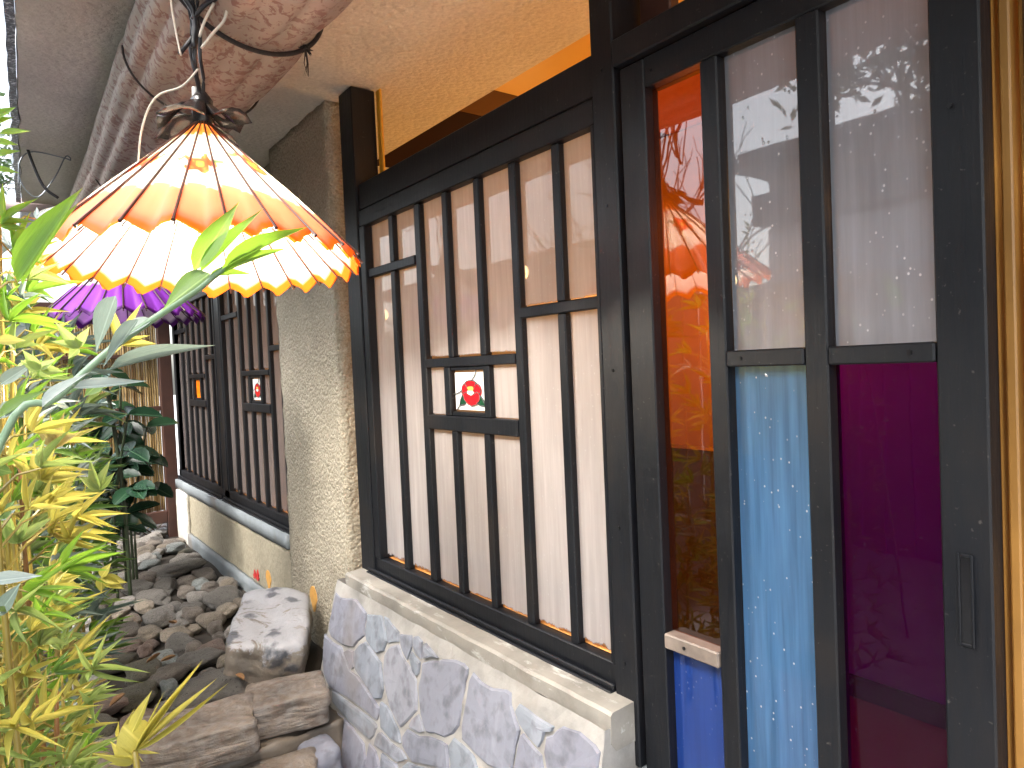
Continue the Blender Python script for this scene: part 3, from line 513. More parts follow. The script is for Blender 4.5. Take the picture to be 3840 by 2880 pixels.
def lattice_window(y0, label, centre, far=False):
    """y0: near edge; same joinery in every window"""
    root = empty('lattice_window', (1.0, y0, -.66), label, 'window')
    loc = root.location.copy(); Y = lambda a: y0 + (a - .974)
    X0, XG = .9795, .996
    def B(name, a, b, mat=WOOD, bev=.0025): return MB().box([p - q for p, q in zip(a, loc)], [p - q for p, q in zip(b, loc)], bev).out(name, mat, root)
    T, Bm = .468, -.615
    B('frame_rail', (.970, Y(.978), T), (1.02, Y(2.115), .520)); B('frame_rail', (.972, Y(.978), -.664), (1.003, Y(2.115), Bm)); B('inner_sill', (1.0035, Y(.98), -.66), (1.0195, Y(2.11), Bm - .001), OCHS)
    B('frame_stile', (.968, Y(2.035), Bm), (1.02, Y(2.072), T)); B('frame_stile', (.968, Y(.978), Bm), (1.02, Y(1.0 if far else .99), T))
    B('sill_rail', (.952, Y(.978), -.683), (1.02, Y(2.115), -.667)); B('sill_rail', (.960, Y(.978), -.6665), (.969, Y(2.115), -.655))
    zr, zl, zc1, zc0 = (.106, .131), (.300, .327), (.001, .026), (-.172, -.132)
    B('cross_rail', (X0 - .004, Y(.99), zr[0]), (XG, Y(1.2525), zr[1])); B('cross_rail', (X0 - .004, Y(1.731), zl[0]), (XG, Y(2.035), zl[1]))
    B('cross_rail', (X0 - .004, Y(1.279), zc1[0]), (XG, Y(1.699), zc1[1])); B('cross_rail', (X0 - .004, Y(1.279), zc0[0]), (XG, Y(1.699), zc0[1]))
    bars = dict(b6=(1.099, 1.124), b5=(1.2525, 1.279), b4=(1.402, 1.426), b3=(1.553, 1.579), b2=(1.699, 1.731), b1=(1.862, 1.890))
    for k in ('b5', 'b2'): B('bar', (X0, Y(bars[k][0]), Bm), (XG + .006, Y(bars[k][1]), T))
    def cut(k, zs):
        for a_, b_ in zs: B('bar', (X0, Y(bars[k][0]), a_), (XG + .006, Y(bars[k][1]), b_))
    cut('b6', ((Bm, zr[0]), (zr[1], T))); cut('b1', ((Bm, zl[0]), (zl[1], T)))
    for k in ('b4', 'b3'): cut(k, ((Bm, zc0[0]), (zc1[1], T)))
    B('bar', (X0, Y(1.392), zc0[1]), (XG + .006, Y(1.418), zc1[0])); B('bar', (X0, Y(1.578), zc0[1]), (XG + .006, Y(1.607), zc1[0]))
    B('bead', (X0 + .004, Y(1.42), zc1[0] - .011), (XG + .003, Y(1.576), zc1[0])); B('bead', (X0 + .004, Y(1.42), zc0[1]), (XG + .003, Y(1.576), zc0[1] + .012))
    B('inner_sill', (1.0205, Y(.98), -.66), (1.14, Y(2.11), -.613), OCHS)
    gi = [0]
    def pane(a_, b_, z0, z1, mat=None):
        gi[0] += 1
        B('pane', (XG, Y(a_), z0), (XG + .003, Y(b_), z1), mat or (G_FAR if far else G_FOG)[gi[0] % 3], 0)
    cols = [('c7', .99, 1.099), ('c6', 1.124, 1.2525), ('c5', 1.279, 1.402), ('c4', 1.426, 1.553), ('c3', 1.579, 1.699), ('c2', 1.731, 1.862), ('c1', 1.890, 2.035)]
    for nm, a_, b_ in cols:
        lo, hi = (zr if nm in ('c6', 'c7') else zl if nm in ('c1', 'c2') else (zc0[0], zc1[1]))
        pane(a_, b_, Bm, lo); pane(a_, b_, hi, T)
    pane(1.279, 1.392, zc0[1], zc1[0]); pane(1.607, 1.699, zc0[1], zc1[0])
    if centre == 'flower': camellia(root, Y(1.418), Y(1.578), zc0[1] + .010, zc1[0] - .009, XG - .003, loc)
    else: pane(1.418, 1.578, zc0[1], zc1[0], A_ORANGE)
    return root
lattice_window(.974, 'nearest dark lattice window, between the rough pillar and the coloured sliding door', 'flower')
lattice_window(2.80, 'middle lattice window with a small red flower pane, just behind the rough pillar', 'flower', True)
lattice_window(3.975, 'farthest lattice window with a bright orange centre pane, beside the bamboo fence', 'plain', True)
# ================= SLIDING DOOR =================
dr = empty('sliding_door', (1.0, .62, FL + .02), 'dark sliding door with orange, blue, purple and fogged glass panes', 'door')
def D(name, a, b, mat=WOOD, bev=.0025): return rbox(name, a, b, mat, dr, bev)
DF, DG = .972, .994; DT = .495; DB = FL + .14
D('stile', (DF, .848, FL + .022), (1.012, .908, .549)); D('stile', (DF, .3165, FL + .022), (1.012, .374, .549))
D('top_rail', (DF, .375, DT), (1.012, .847, .549)); D('bottom_rail', (DF, .375, FL + .022), (1.012, .847, DB))
D('mullion', (DF, .692, DB), (1.008, .726, DT)); D('mullion', (DF, .518, DB), (1.008, .554, DT))
D('cross_rail', (DF - .002, .555, -.020), (1.0, .691, .007)); D('cross_rail', (DF - .002, .375, -.021), (1.0, .517, .006))
cr_ = D('cross_rail', (DF - .004, .727, -.541), (1.0, .847, -.513), M_plain('worn_grey_wood', (.16, .13, .11), .5, var=.3, nscale=30)); cr_['label'] = 'worn grey wooden rail under the orange pane'
D('pane', (DG, .727, -.513), (DG + .004, .847, DT), G_ORANGE, 0); D('pane', (DG, .727, DB), (DG + .004, .847, -.541), G_COBALT, 0)
D('pane', (DG, .555, .007), (DG + .004, .691, DT), G_DOOR, 0); D('pane', (DG, .555, DB), (DG + .004, .691, -.020), G_BLUE, 0)
D('pane', (DG, .375, .006), (DG + .004, .517, DT), G_DOOR, 0); D('pane', (DG, .375, DB), (DG + .004, .517, -.021), G_PURPLE, 0)
# recessed pull: frame with a sunken dark plate
D('handle', (DF - .0035, .337, -.385), (DF - .0005, .340, -.266), bev=.0008); D('handle', (DF - .0035, .352, -.385), (DF - .0005, .355, -.266), bev=.0008)
D('handle', (DF - .0035, .3402, -.385), (DF - .0005, .3518, -.381), bev=.0008); D('handle', (DF - .0035, .3402, -.270), (DF - .0005, .3518, -.266), bev=.0008)
D('handle_recess', (DF - .0015, .3402, -.3808), (DF - .0004, .3518, -.2702), M_plain('black_recess', (.006, .006, .007), .25), 0)

SCREW = M_plain('dull_screw', (.02, .02, .022), .3, metal=.6)
def screw(y, z, x, root):
    l = root.location; c = Vector((x, y, z)) - l
    MB().tube([c + Vector((-.0012, 0, 0)), c + Vector((.001, 0, 0))], .0032, 10).out('screw', SCREW, root)
for z in (.30, -.02, -.33, -.60, .56): screw(.946, z, .9625, hs)
for y, z in ((.664, -.006), (.405, -.007), (.80, -.527), (.83, .52), (.35, .3)): screw(y, z, .9695 if y != .80 else .9675, dr)
# ---- things inside, lit warm ----
def lamp_light(name, loc, e, col, r=.06):
    ld = bpy.data.lights.new(name, 'POINT'); ld.energy = e; ld.color = col; ld.shadow_soft_size = r
    lo = bpy.data.objects.new(name, ld); lo.location = loc; COL.objects.link(lo); return lo
def emis(name, col, s):
    a = NT(name); e = a.n('ShaderNodeEmission'); e.inputs[0].default_value = (*col, 1); e.inputs[1].default_value = s; return a.done(e.outputs[0])
def globe(name, c, r, mat, parent):
    bm = bmesh.new(); bmesh.ops.create_uvsphere(bm, u_segments=20, v_segments=12, radius=r)
    bm.verts.index_update(); o = mobj(name, [v_.co + Vector(c) for v_ in bm.verts], [[q.index for q in f_.verts] for f_ in bm.faces], mat, parent, True); bm.free(); return o
INW = (1, .46, .10)
for i, (x, y, z, e, lb) in enumerate(((1.75, .55, .45, 2.6, 'warm ceiling globe lamp inside behind the coloured door'), (1.98, 1.40, .25, 2.4, 'warm ceiling globe lamp inside behind the nearest window'),
                                      (1.85, 2.35, .40, 2.2, 'added warm globe light inside behind the rough pillar'), (1.7, 3.4, .3, .4, 'added warm globe light inside behind the middle window'), (1.7, 4.5, .3, .35, 'added warm globe light inside behind the farthest window'), (1.5, -.2, .3, .35, 'warm ceiling globe lamp inside right of the door'))):  # pillar, middle and farthest window globes are added to brighten the inside
    r_ = empty('interior_light', (x, y, z), lb, 'lamp', 'warm lamps inside the house')
    globe('globe', (0, 0, 0), .035, emis('warm_lit_globe', (1, .6, .25), 5), r_)
    MB().tube([(0, 0, .05), (0, 0, .93 - z)], .006).out('stem', BROWN, r_)
    lamp_light('lamp_light', (x, y, z - .09), e, INW, .06)
# curtain and cabinet glimpsed through the orange glass
ct = struct(box('partition_wall', (1.40, .93, FL + .012), (1.46, 1.9, -.235), M_plain('dark_cabinet_wood', (.012, .008, .006), .5), bev=0))
ct.name = 'cabinet'; del ct['kind']; tag(ct, 'low dark cabinet standing inside, seen through the orange pane', 'cabinet')

# ================= UMBRELLA LAMPS =================
def umb_col(kind, th, t, nr):
    """printed paper pattern: angle th, radius fraction t"""
    u = (th / (2 * math.pi) * nr) % 1; s = abs(math.sin(math.pi * u))
    if kind == 'orange':
        W_, O_, O2 = (.86, .82, .76), (.76, .19, .10), (.72, .19, .04)
        c = W_
        if t < .17 + .03 * s: c = O2
        if t > .69 + .10 * (1 - s ** .5): c = O_
        for (ft, fr, fs) in FLOW:
            dx = ((th - ft + math.pi) % (2 * math.pi) - math.pi) * fr; dy = t - fr; d = math.hypot(dx, dy)
            a_ = math.atan2(dy, dx); rr = fs * (1 + .22 * math.cos(5 * a_))
            if .2 < t < .68:
                if d < rr * .28: c = (.8, .5, .05)
                elif d < rr: c = (.68, .05, .02) if math.cos(5 * a_) < .8 else (.75, .12, .03)
                else:
                    for sg in (-1, 1):
                        lx, ly = dx - sg * fs * 1.25, dy + fs * .55
                        if (lx / (fs * .6)) ** 2 + (ly / (fs * .27)) ** 2 < 1: c = (.07, .14, .06)
        return c
    W_, P_ = (.7, .66, .72), (.36, .07, .62)
    c = W_ if .34 < t < .62 else P_
    if t > .62 + .05 * s: c = P_
    return c
FLOW = [(R(d), .47 + .05 * ((i * 7) % 3 - 1), .085) for i, d in enumerate(range(10, 360, 45))]
def cloth(name, two, emit=None):
    a = NT(name); at = a.n('ShaderNodeVertexColor'); at.layer_name = 'pattern'
    d = a.bsdf(at.outputs[0], .45, a.bump(a.noise(60, 3), .15, .002), .4)
    tr = a.n('ShaderNodeBsdfTranslucent'); a.l(at.outputs[0], tr.inputs[0])
    return a.done(a.mixsh(.5, d, tr.outputs[0]))
CL_OUT = cloth('printed_oiled_paper', True); 
def umbrella(root_loc, RR, HH, tilt, kind, label, rot=0, nr=24, lit=30):
    root = empty('umbrella_lamp', root_loc, label, 'lamp', 'paper umbrella lamps hanging under the eaves')
    ax = Vector((tilt[0], tilt[1], 1)).normalized(); root.rotation_euler = ax.to_track_quat('Z', 'Y').to_euler()
    TR = (.72, .15, .01) if kind == 'orange' else (.1, .01, .16)
    def surf(name, rin, rout, dz, inner, sub=8, nt_=44):
        v_ = []; col = []; n_ = nr * sub
        for j in range(nt_ + 1):
            t = rin + (rout - rin) * j / nt_
            for i in range(n_):
                th = 2 * math.pi * i / n_ + rot; u = (i / sub) % 1; s = math.sin(math.pi * u)
                tt = t; dr_ = (j / nt_) ** 4 * (u / .62 if u < .62 else (1 - u) / .38) ** .8        # scalloped hem, longest midway between ribs
                sag = .018 * s * t * t                            # paper bellies between the ribs
                r_ = RR * (t + .015 * dr_); z = HH * (1 - t) - .036 * dr_ + sag * .45 - dz
                if u > .5: z += .012 * t * (1 - abs(2 * u - 1.5) * 2) * (u < 1)
                v_.append((r_ * math.cos(th), r_ * math.sin(th), z))
                edge = j >= nt_ - 1
                if inner: c = (.86, .83, .78) if not edge else TR
                else: c = umb_col(kind, th, t, nr) if not edge else TR
                col.append((*c, 1))
        f_ = [(j * n_ + i, j * n_ + (i + 1) % n_, (j + 1) * n_ + (i + 1) % n_, (j + 1) * n_ + i) for j in range(nt_) for i in range(n_)]
        o = mobj(name, v_, f_, CL_OUT, root, True)
        ca = o.data.color_attributes.new('pattern', 'FLOAT_COLOR', 'POINT'); ca.data.foreach_set('color', [x for c in col for x in c]); return o
    surf('canopy', .06, 1.0, 0, False); surf('lining', .10, .985, .006, True, 4, 24)
    rib = MB(); ins = MB()
    for k in range(nr):
        th = 2 * math.pi * k / nr + rot; c_, s_ = math.cos(th), math.sin(th)
        P = lambda t, dz: (RR * t * c_, RR * t * s_, HH * (1 - t) + dz)
        o = MB().tube([P(.05, .004), P(.5, .003), P(1.0, .002), P(1.03, .001)], [.0016, .0022, .0024, .0032], 6).out('rib', BROWN, root)
        MB().tube([P(.2, -.012), P(1.01, -.010)], .0016, 5).out('inner_rib', BROWN, o)
        MB().tube([P(.62, -.014), (.012 * c_, .012 * s_, HH * .30)], .0011, 4).out('stretcher', BROWN, root)
    # black oiled cap with folded flaps
    cap = MB(); BLK = M_plain('black_oiled_paper', (.012, .010, .010), .25, var=.3)
    for k in range(6):
        th = 2 * math.pi * k / 6 + .4; L_ = RR * (.24 + .07 * ((k * 5) % 3)); wv = []
        for j in range(6):
            t = j / 5
            for q in range(5):
                w_ = (q / 4 - .5) * 2; an = th + w_ * .5 * (1 - .3 * t); r_ = .012 + L_ * t
                wv.append((r_ * math.cos(an), r_ * math.sin(an), HH * 1.0 + .022 - .55 * L_ * t + .012 * (1 - w_ * w_) * t + .010 * math.sin(5 * t + k)))
        cap.add(wv, [(j * 5 + q, j * 5 + q + 1, (j + 1) * 5 + q + 1, (j + 1) * 5 + q) for j in range(5) for q in range(4)])
    o = cap.out('cap_flap', BLK, root, True); sm = o.modifiers.new('s', 'SOLIDIFY'); sm.thickness = .0015
    MB().tube([(0, 0, HH * .93), (0, 0, HH + .035), (0, 0, HH + .05)], [.017, .020, .010], 12).out('collar', BLK, root, True)
    MB().tube([(.012, 0, HH + .03), (.012, 0, HH + .06)], .005, 8).out('finial', M_plain('white_plastic', (.7, .7, .68), .3), root)
    MB().tube([(0, 0, HH * .25), (0, 0, HH * .95)], .006, 8).out('shaft', BROWN, root)
    if lit:
        globe('bulb', (.0, 0, HH * .42), .028, emis('lit_bulb', (1, .85, .62), 40), root)
        wl = root.matrix_basis @ Vector((0, 0, 0))
        bpy.context.view_layer.update()
        p = root.matrix_world @ Vector((0, 0, HH * .42 - .045))
        ll = lamp_light('lamp_light', p, lit, (1, .90, .76), .03)
    return root
l1 = umbrella((.3285, 1.36, .221), .274, .268, (.031, .065), 'orange', 'glowing orange and white paper umbrella lamp hanging in front of the pillar', rot=.05, lit=9)
l2 = umbrella((.362, 2.62, .222), .238, .225, (.0, .03), 'purple', 'unlit purple paper umbrella lamp hanging farther back, half hidden by bamboo leaves', rot=.1, lit=0)
def hang(root, top, HH, label):
    """cord bundle from the lamp up to the rolled blind: things of their own"""
    bpy.context.view_layer.update()
    a_ = root.matrix_world @ Vector((0, 0, HH + .04))
    for k in range(3):
        d = Vector((.006 * (k - 1), .004 * k, 0)); pts = [a_ + d * .6]
        for q in range(1, 6):
            t = q / 6; pts.append(a_.lerp(Vector(top), t) + d * 1.6 + Vector((random.uniform(-.006, .006), random.uniform(-.006, .006), 0)))
        pts.append(Vector(top) + d)
        o = MB().tube(smooth_path(pts, 4), (.0028, .0038, .0034)[k], 6).out('cord', CORDM, root)
        o.matrix_parent_inverse = root.matrix_world.inverted()
CORDM = M_plain('black_cord', (.012, .012, .015), .35, var=.3); WHC = M_plain('pale_cord', (.45, .42, .36), .5)
hang(l1, (.318, 1.33, .755), .272, ''); hang(l2, (.37, 2.62, .72), .235, '')
bpy.context.view_layer.update()
# dark ties and loose white strings around the hanging cord
tb = MB().tube(smooth_path([(.298, 1.325, .725), (.307, 1.335, .69), (.322, 1.335, .66), (.318, 1.335, .60)]), .0055, 6).tube(smooth_path([(.318, 1.335, .65), (.34, 1.33, .68), (.36, 1.325, .695)]), .0045, 6)
tb.tube(smooth_path([(.318, 1.335, .62), (.305, 1.34, .60), (.295, 1.34, .585)]), .004, 6)
tag(tb.out('tie_cord', CORDM, None, True), 'black tie strips knotted round the hanging cord of the orange lamp', 'cord')
ws = MB().tube(smooth_path([(.322, 1.33, .56), (.30, 1.36, .535), (.262, 1.40, .52), (.24, 1.43, .46), (.232, 1.45, .36)]), .0020, 6)
tag(ws.out('string', WHC, None, True), 'pale loose string drooping down beside the orange lamp', 'string')
ws = MB().tube(smooth_path([(.330, 1.33, .60), (.35, 1.33, .63), (.372, 1.325, .66), (.378, 1.32, .69)]), .0028, 6).tube(smooth_path([(.328, 1.33, .62), (.338, 1.33, .65), (.355, 1.325, .685)]), .0028, 6)
tag(ws.out('string', WHC, None, True), 'cream cable loop curling right of the black cord above the lamp', 'cable')
ws = MB().tube(smooth_path([(.285, 1.32, .735), (.283, 1.33, .68), (.29, 1.335, .62), (.296, 1.335, .58)]), .0018, 6)
tag(ws.out('string', WHC, None, True), 'thin white string hanging left of the black cord', 'string')

# ================= ROLLED BLIND =================
def mat_blind():
    a = NT('mottled_brown_wrap'); n = a.noise(52, 4, .6, a.map(scale=(1, .8, 1)), .8); m = a.noise(20, 4, .6); 
    c = a.ramp(a.noise(5, 3), [(.35, (.23, .20, .17)), (.6, (.27, .225, .19)), (.8, (.30, .285, .27))])
    c = a.mix(a.rng(n, .52, .57, 0, .85), c, (.14, .065, .05))
    c = a.mix(a.rng(m, .60, .66, 0, .5), c, (.20, .12, .09))
    return a.done(a.bsdf(c, .7, a.bump(n, .3, .004)))
rb = empty('rolled_blind', (.46, 2.2, .80), 'long mottled brown rolled blind tied up under the eaves', 'rolled blind')
v_ = []; ny, na = 120, 120
ROPES = (1.42, 1.87, 2.9)
for j in range(ny + 1):
    y = .6 + 3.55 * j / ny; pinch = sum(math.exp(-((y - q) / .07) ** 2) for q in ROPES); tap = 1 if y < 1.95 else max(.78, 1 - .20 * (y - 1.95))
    for i in range(na):
        th = 2 * math.pi * i / na
        rid = .012 * abs(math.sin(th * 7.5 + .3 + .25 * math.sin(y * 1.7))) - .004 + .004 * fbm((math.cos(th) * 2, math.sin(th) * 2, y * 2.2), 1, 3)
        rx = (.166 * tap + rid) * (1 - .05 * pinch); rz = (.128 + rid) * (1 - .07 * pinch)
        v_.append((.450 - (1 - tap) * .05 + rx * math.cos(th) - .46, y - 2.2, .796 + (1 - tap) * .02 + rz * math.sin(th) - .80))
f_ = [(j * na + i, j * na + (i + 1) % na, (j + 1) * na + (i + 1) % na, (j + 1) * na + i) for j in range(ny) for i in range(na)] + [tuple(range(na)), tuple(ny * na + i for i in range(na))[::-1]]
mobj('wrap', v_, f_, mat_blind(), rb, True)
ROPE = M_plain('dark_fibre_rope', (.02, .014, .013), .8, var=.5, nscale=200)
for q, (yr, rr) in enumerate(((1.42, .0050), (1.87, .0028), (2.9, .0028))):
    pts = []
    for i in range(49):
        th = R(178 + 184 * i / 48); tap = 1 if yr < 1.95 else .8
        pts.append((-.010 + .168 * tap * math.cos(th), yr - 2.2 + .03 * math.cos(th) * (1 if q == 0 else .6), -.004 + .131 * math.sin(th) - (.004 if q == 0 else .002)))
    rp = MB().tube(pts, rr, 8).out('rope', ROPE, rb, True)
    if q < 2:
        k = 36 if q == 0 else 34; p = Vector(pts[k]); kb = MB()
        for s in range(22 if q == 0 else 8):
            d = Vector((random.uniform(-1, 1), random.uniform(-1, 1), random.uniform(-1, .6))).normalized() * (.018 if q == 0 else .010); kb.tube([p - d * .4, p, p + d], [.004, .0045, .0004], 4)
        for s in range(5 if q == 0 else 0): kb.tube([p, p + Vector((random.uniform(-.006, .006), .005, -.03)), p + Vector((random.uniform(-.01, .01), .01, -.055))], [.0018, .001, .0003], 4)
        kb.out('rope_knot', ROPE, rp)

# eaves pipe and wires
gp = MB().tube([(.06, 4.3, .92), (.35, 4.3, .935), (.90, 4.3, .95)], .035, 14).out('eaves_pipe', mat_concrete('pinkish_pipe', (.42, .33, .32), False), None, True)
tag(gp, 'pinkish grey pipe running across the far end of the eaves', 'pipe')
w1 = MB().tube(smooth_path(WIRES[0]), .006, 6).out('wire', CORDM, None, True); tag(w1, 'dark twisted wire hanging from the eaves edge at left', 'wire')
w2 = MB().tube(smooth_path(WIRES[1]), .0026, 6).out('wire', M_plain('grey_wire', (.18, .2, .22), .3, metal=.5), None, True); tag(w2, 'thin grey wire loop dangling below the eaves at left', 'wire')

# ================= BAMBOO FENCE =================
FY = 5.12
bf = empty('bamboo_fence', (.9, FY, -1.12), 'split bamboo screen fence in dark brown rails closing the garden end', 'fence')
def F_(name, a, b, mat=BROWN, bev=.003): return rbox(name, a, b, mat, bf, bev)
F_('post', (.88, FY - .05, -1.14), (.955, FY + .02, .50)); F_('post', (-.32, FY - .05, -1.14), (-.25, FY + .02, .50)); 
for z0, z1 in ((.15, .175), (-.205, -.175), (-.545, -.515), (-.965, -.885), (-1.11, -1.065), (.47, .51)): F_('rail', (-.25, FY - .035, z0), (.88, FY + .005, z1))
def mat_cane():
    a = NT('yellow_bamboo_cane'); r = a.rand(); n = a.noise(1, 4, .6, a.map(scale=(60, 60, 6))); sp = a.n('ShaderNodeSeparateXYZ'); a.l(a.tc.outputs['Object'], sp.inputs[0])
    c = a.ramp(r, [(0, (.26, .17, .06)), (.5, (.36, .25, .10)), (1, (.20, .12, .045))])
    c = a.mix(a.rng(n, .55, .7, 0, .6), c, (.10, .05, .02)); return a.done(a.bsdf(c, .3, a.bump(n, .2, .002)))
CANE = mat_cane(); canes = []
for k in range(4):
    mb = MB(); pts = []; rs = []; z = 0; H_ = 1.36; nodes = [.1 + .08 * k + j * .21 for j in range(7)]
    zs = sorted(set([0, H_] + [q + e for q in nodes for e in (-.004, 0, .004) if q < H_ - .01]))
    mb.tube([(0, 0, q) for q in zs], [.0072 * (1.13 if any(abs(q - u) < .001 for u in nodes) else 1) for q in zs], 8)
    o = mb.out('cane', CANE, bf, True); canes.append(o)
x = .872; k = 0
while x > -.24:
    if k < 4: o = canes[k]
    else: o = canes[random.randrange(4)].copy(); COL.objects.link(o); o.parent = bf
    o.location = (x - .9, .02 + random.uniform(-.002, .002), -.888 + 1.12 + random.uniform(-.006, .006)); x -= .0146; k += 1
WHT = M_plain('pale_split_cane', (.5, .46, .40), .5)
for k in range(34):
    x0 = -.25 + k * .036
    for sg in (1, -1):
        xa, xb = (x0, x0 + .10) if sg == 1 else (x0 + .10, x0)
        if max(xa, xb) > .878: continue
        b_ = MB().tube([(xa - .9, .012 + .006 * sg, -1.064 + 1.12), (xb - .9, .012 + .006 * sg, -.967 + 1.12)], .0045, 6); b_.out('lattice_strip', WHT if sg == 1 else BROWN, bf)

# ================= STONES =================
PAL = [(.13, .125, .12), (.24, .21, .175), (.26, .25, .24), (.22, .25, .26), (.48, .47, .46), (.17, .15, .135), (.17, .125, .11), (.085, .080, .060)]
bed = MB(); nx, nyy = 40, 70; vv = []
for j in range(nyy + 1):
    for i in range(nx + 1):
        x = -1.6 + 2.62 * i / nx; y = 2.12 + 5.2 * j / nyy; vv.append((x, y, -1.06 + .015 * fbm((x * 4, y * 4, 0), 1, 3)))
bed.add(vv, [(j * (nx + 1) + i, j * (nx + 1) + i + 1, (j + 1) * (nx + 1) + i + 1, (j + 1) * (nx + 1) + i) for j in range(nyy) for i in range(nx)])
bed = struct(bed.out('stone_bed', SOIL, None, True))
protos = []
for k in range(9):
    bm = bmesh.new(); bmesh.ops.create_icosphere(bm, subdivisions=4, radius=1)
    ex = 2.0 + .9 * random.random(); off = Vector((k * 9.1, 3, 1))
    for v1 in bm.verts:
        d = v1.co.normalized(); q = (abs(d.x) ** ex + abs(d.y) ** ex + abs(d.z) ** ex) ** (-1 / ex)
        v1.co = d * q * (1 + .30 * noise.noise(d * 1.1 + off) + .10 * noise.noise(d * 2.6 + off) + .03 * noise.noise(d * 7 + off))
    bm.verts.index_update(); me = bpy.data.meshes.new('cobble'); me.from_pydata([v1.co[:] for v1 in bm.verts], [], [[q.index for q in fc.verts] for fc in bm.faces]); bm.free()
    me.polygons.foreach_set('use_smooth', [True] * len(me.polygons)); me.materials.append(STONE); protos.append(me)
placed = []
def cobble(x, y, z, rx, ry, rz, c, rot=None, tilt=None):
    o = bpy.data.objects.new('cobble', random.choice(protos)); o.parent = bed; COL.objects.link(o)
    o.location = (x, y, z); o.scale = (rx, ry, rz); o.rotation_euler = (random.uniform(-.2, .2) if tilt is None else tilt, random.uniform(-.2, .2), random.uniform(-.4, .4) if rot is None else rot)
    k = random.uniform(.8, 1.2); o.color = (*[q * k for q in PAL[c]], 1); placed.append((x, y, max(rx, ry)))
for x, y, rx, ry, rz, c in COBBLES:
    cobble(x, y, -1.035 + rz * .45, rx * .96, max(ry * 1.0, rx * .5), max(rz, .03), c, random.uniform(-.15, .25))
n_ = 0
for t in range(9000):
    y = 2.14 + 3.3 * random.random() ** 1.1; x = random.uniform(max(-.45, .0 - .25), .93); s = random.uniform(.026, .062)
    if any((x - a_) ** 2 + (y - b_) ** 2 < (.72 * (s + r_)) ** 2 for a_, b_, r_ in placed): continue
    if x > .60 and 2.2 < y < 2.75: continue
    if s > .93 - x: continue
    cobble(x, y, -1.05 + s * .35, s, s * random.uniform(.7, 1.1), s * random.uniform(.5, .75), random.choice((0, 1, 1, 2, 3, 5, 5, 6, 7)), random.uniform(0, 6)); n_ += 1
    if n_ > 230: break
# boulder
def rock(name, c, dims, mat, parent, seed, ex=5, amp=.12, sub=5, rot=(0, 0, 0), shear=None):
    bm = bmesh.new(); bmesh.ops.create_icosphere(bm, subdivisions=sub, radius=1); off = Vector((seed * 3.7, seed, 2))
    for v1 in bm.verts:
        d = v1.co.normalized(); q = (abs(d.x) ** ex + abs(d.y) ** ex + abs(d.z) ** ex) ** (-1 / ex)
        p = d * q * (1 + amp * noise.noise(d * 1.3 + off) + amp * .35 * noise.noise(d * 4 + off) + amp * .12 * noise.noise(d * 11 + off))
        v1.co = Vector((p.x * dims[0], p.y * dims[1], p.z * dims[2]))
        if shear: v1.co.x += shear[0] * v1.co.z; v1.co.y += shear[1] * v1.co.z
    bm.verts.index_update(); o = mobj(name, [v1.co for v1 in bm.verts], [[q.index for q in fc.verts] for fc in bm.faces], mat, parent, True, c); bm.free(); o.rotation_euler = rot; return o
bo = rock('boulder', (.735, 2.46, -.955), (.125, .20, .115), BOULDER, None, 4.2, 14, .13, 5, (0.16, .10, -.42))
tag(bo, 'large squared boulder with white patches at the foot of the pillar', 'boulder')
# kerb of ledge stones
kb = empty('stone_kerb', (.5, 2.05, -1.25), 'kerb of brown layered ledge stones holding the cobble bed', 'stone kerb')
def K(c, dims, seed, ex=14, amp=.11, rot=(0, 0, 0), mat=LEDGE):
    c = Vector(c) - kb.location; return rock('stone', c, dims, mat, kb, seed, ex, amp, 5, rot)
K((.655, 2.075, -1.00), (.118, .085, .050), 1.1, rot=(.05, .0, -.25)); K((.395, 2.055, -1.00), (.150, .095, .050), 2.3, rot=(0.05, 0, -.20))
K((.13, 2.06, -1.03), (.095, .11, .070), 3.1, 3, rot=(0, 0, .2)); K((-.10, 2.1, -1.04), (.12, .10, .065), 3.8, 3)
K((.52, 1.92, -1.135), (.155, .075, .045), 4.4, rot=(.04, 0, -.22)); K((.20, 1.92, -1.13), (.13, .08, .040), 5.2, 4); K((.33, 1.95, -1.085), (.085, .06, .03), 6.3, 4)
K((.60, 1.83, -1.21), (.12, .06, .035), 9.4, rot=(.04, 0, -.22)); K((.36, 1.80, -1.20), (.11, .07, .035), 9.9, rot=(.04, 0, -.1)); K((.70, 1.95, -1.15), (.055, .07, .06), 7.3, 5, mat=SLATE); K((-.05, 1.9, -1.14), (.12, .08, .045), 8.2, 4)
mm = rough_box('mortar', (-.3, 1.985, -1.26), (.80, 2.13, -1.06), mat_concrete('brown_kerb_mortar', (.14, .115, .09), False), kb, .02, .016, 3, 8)

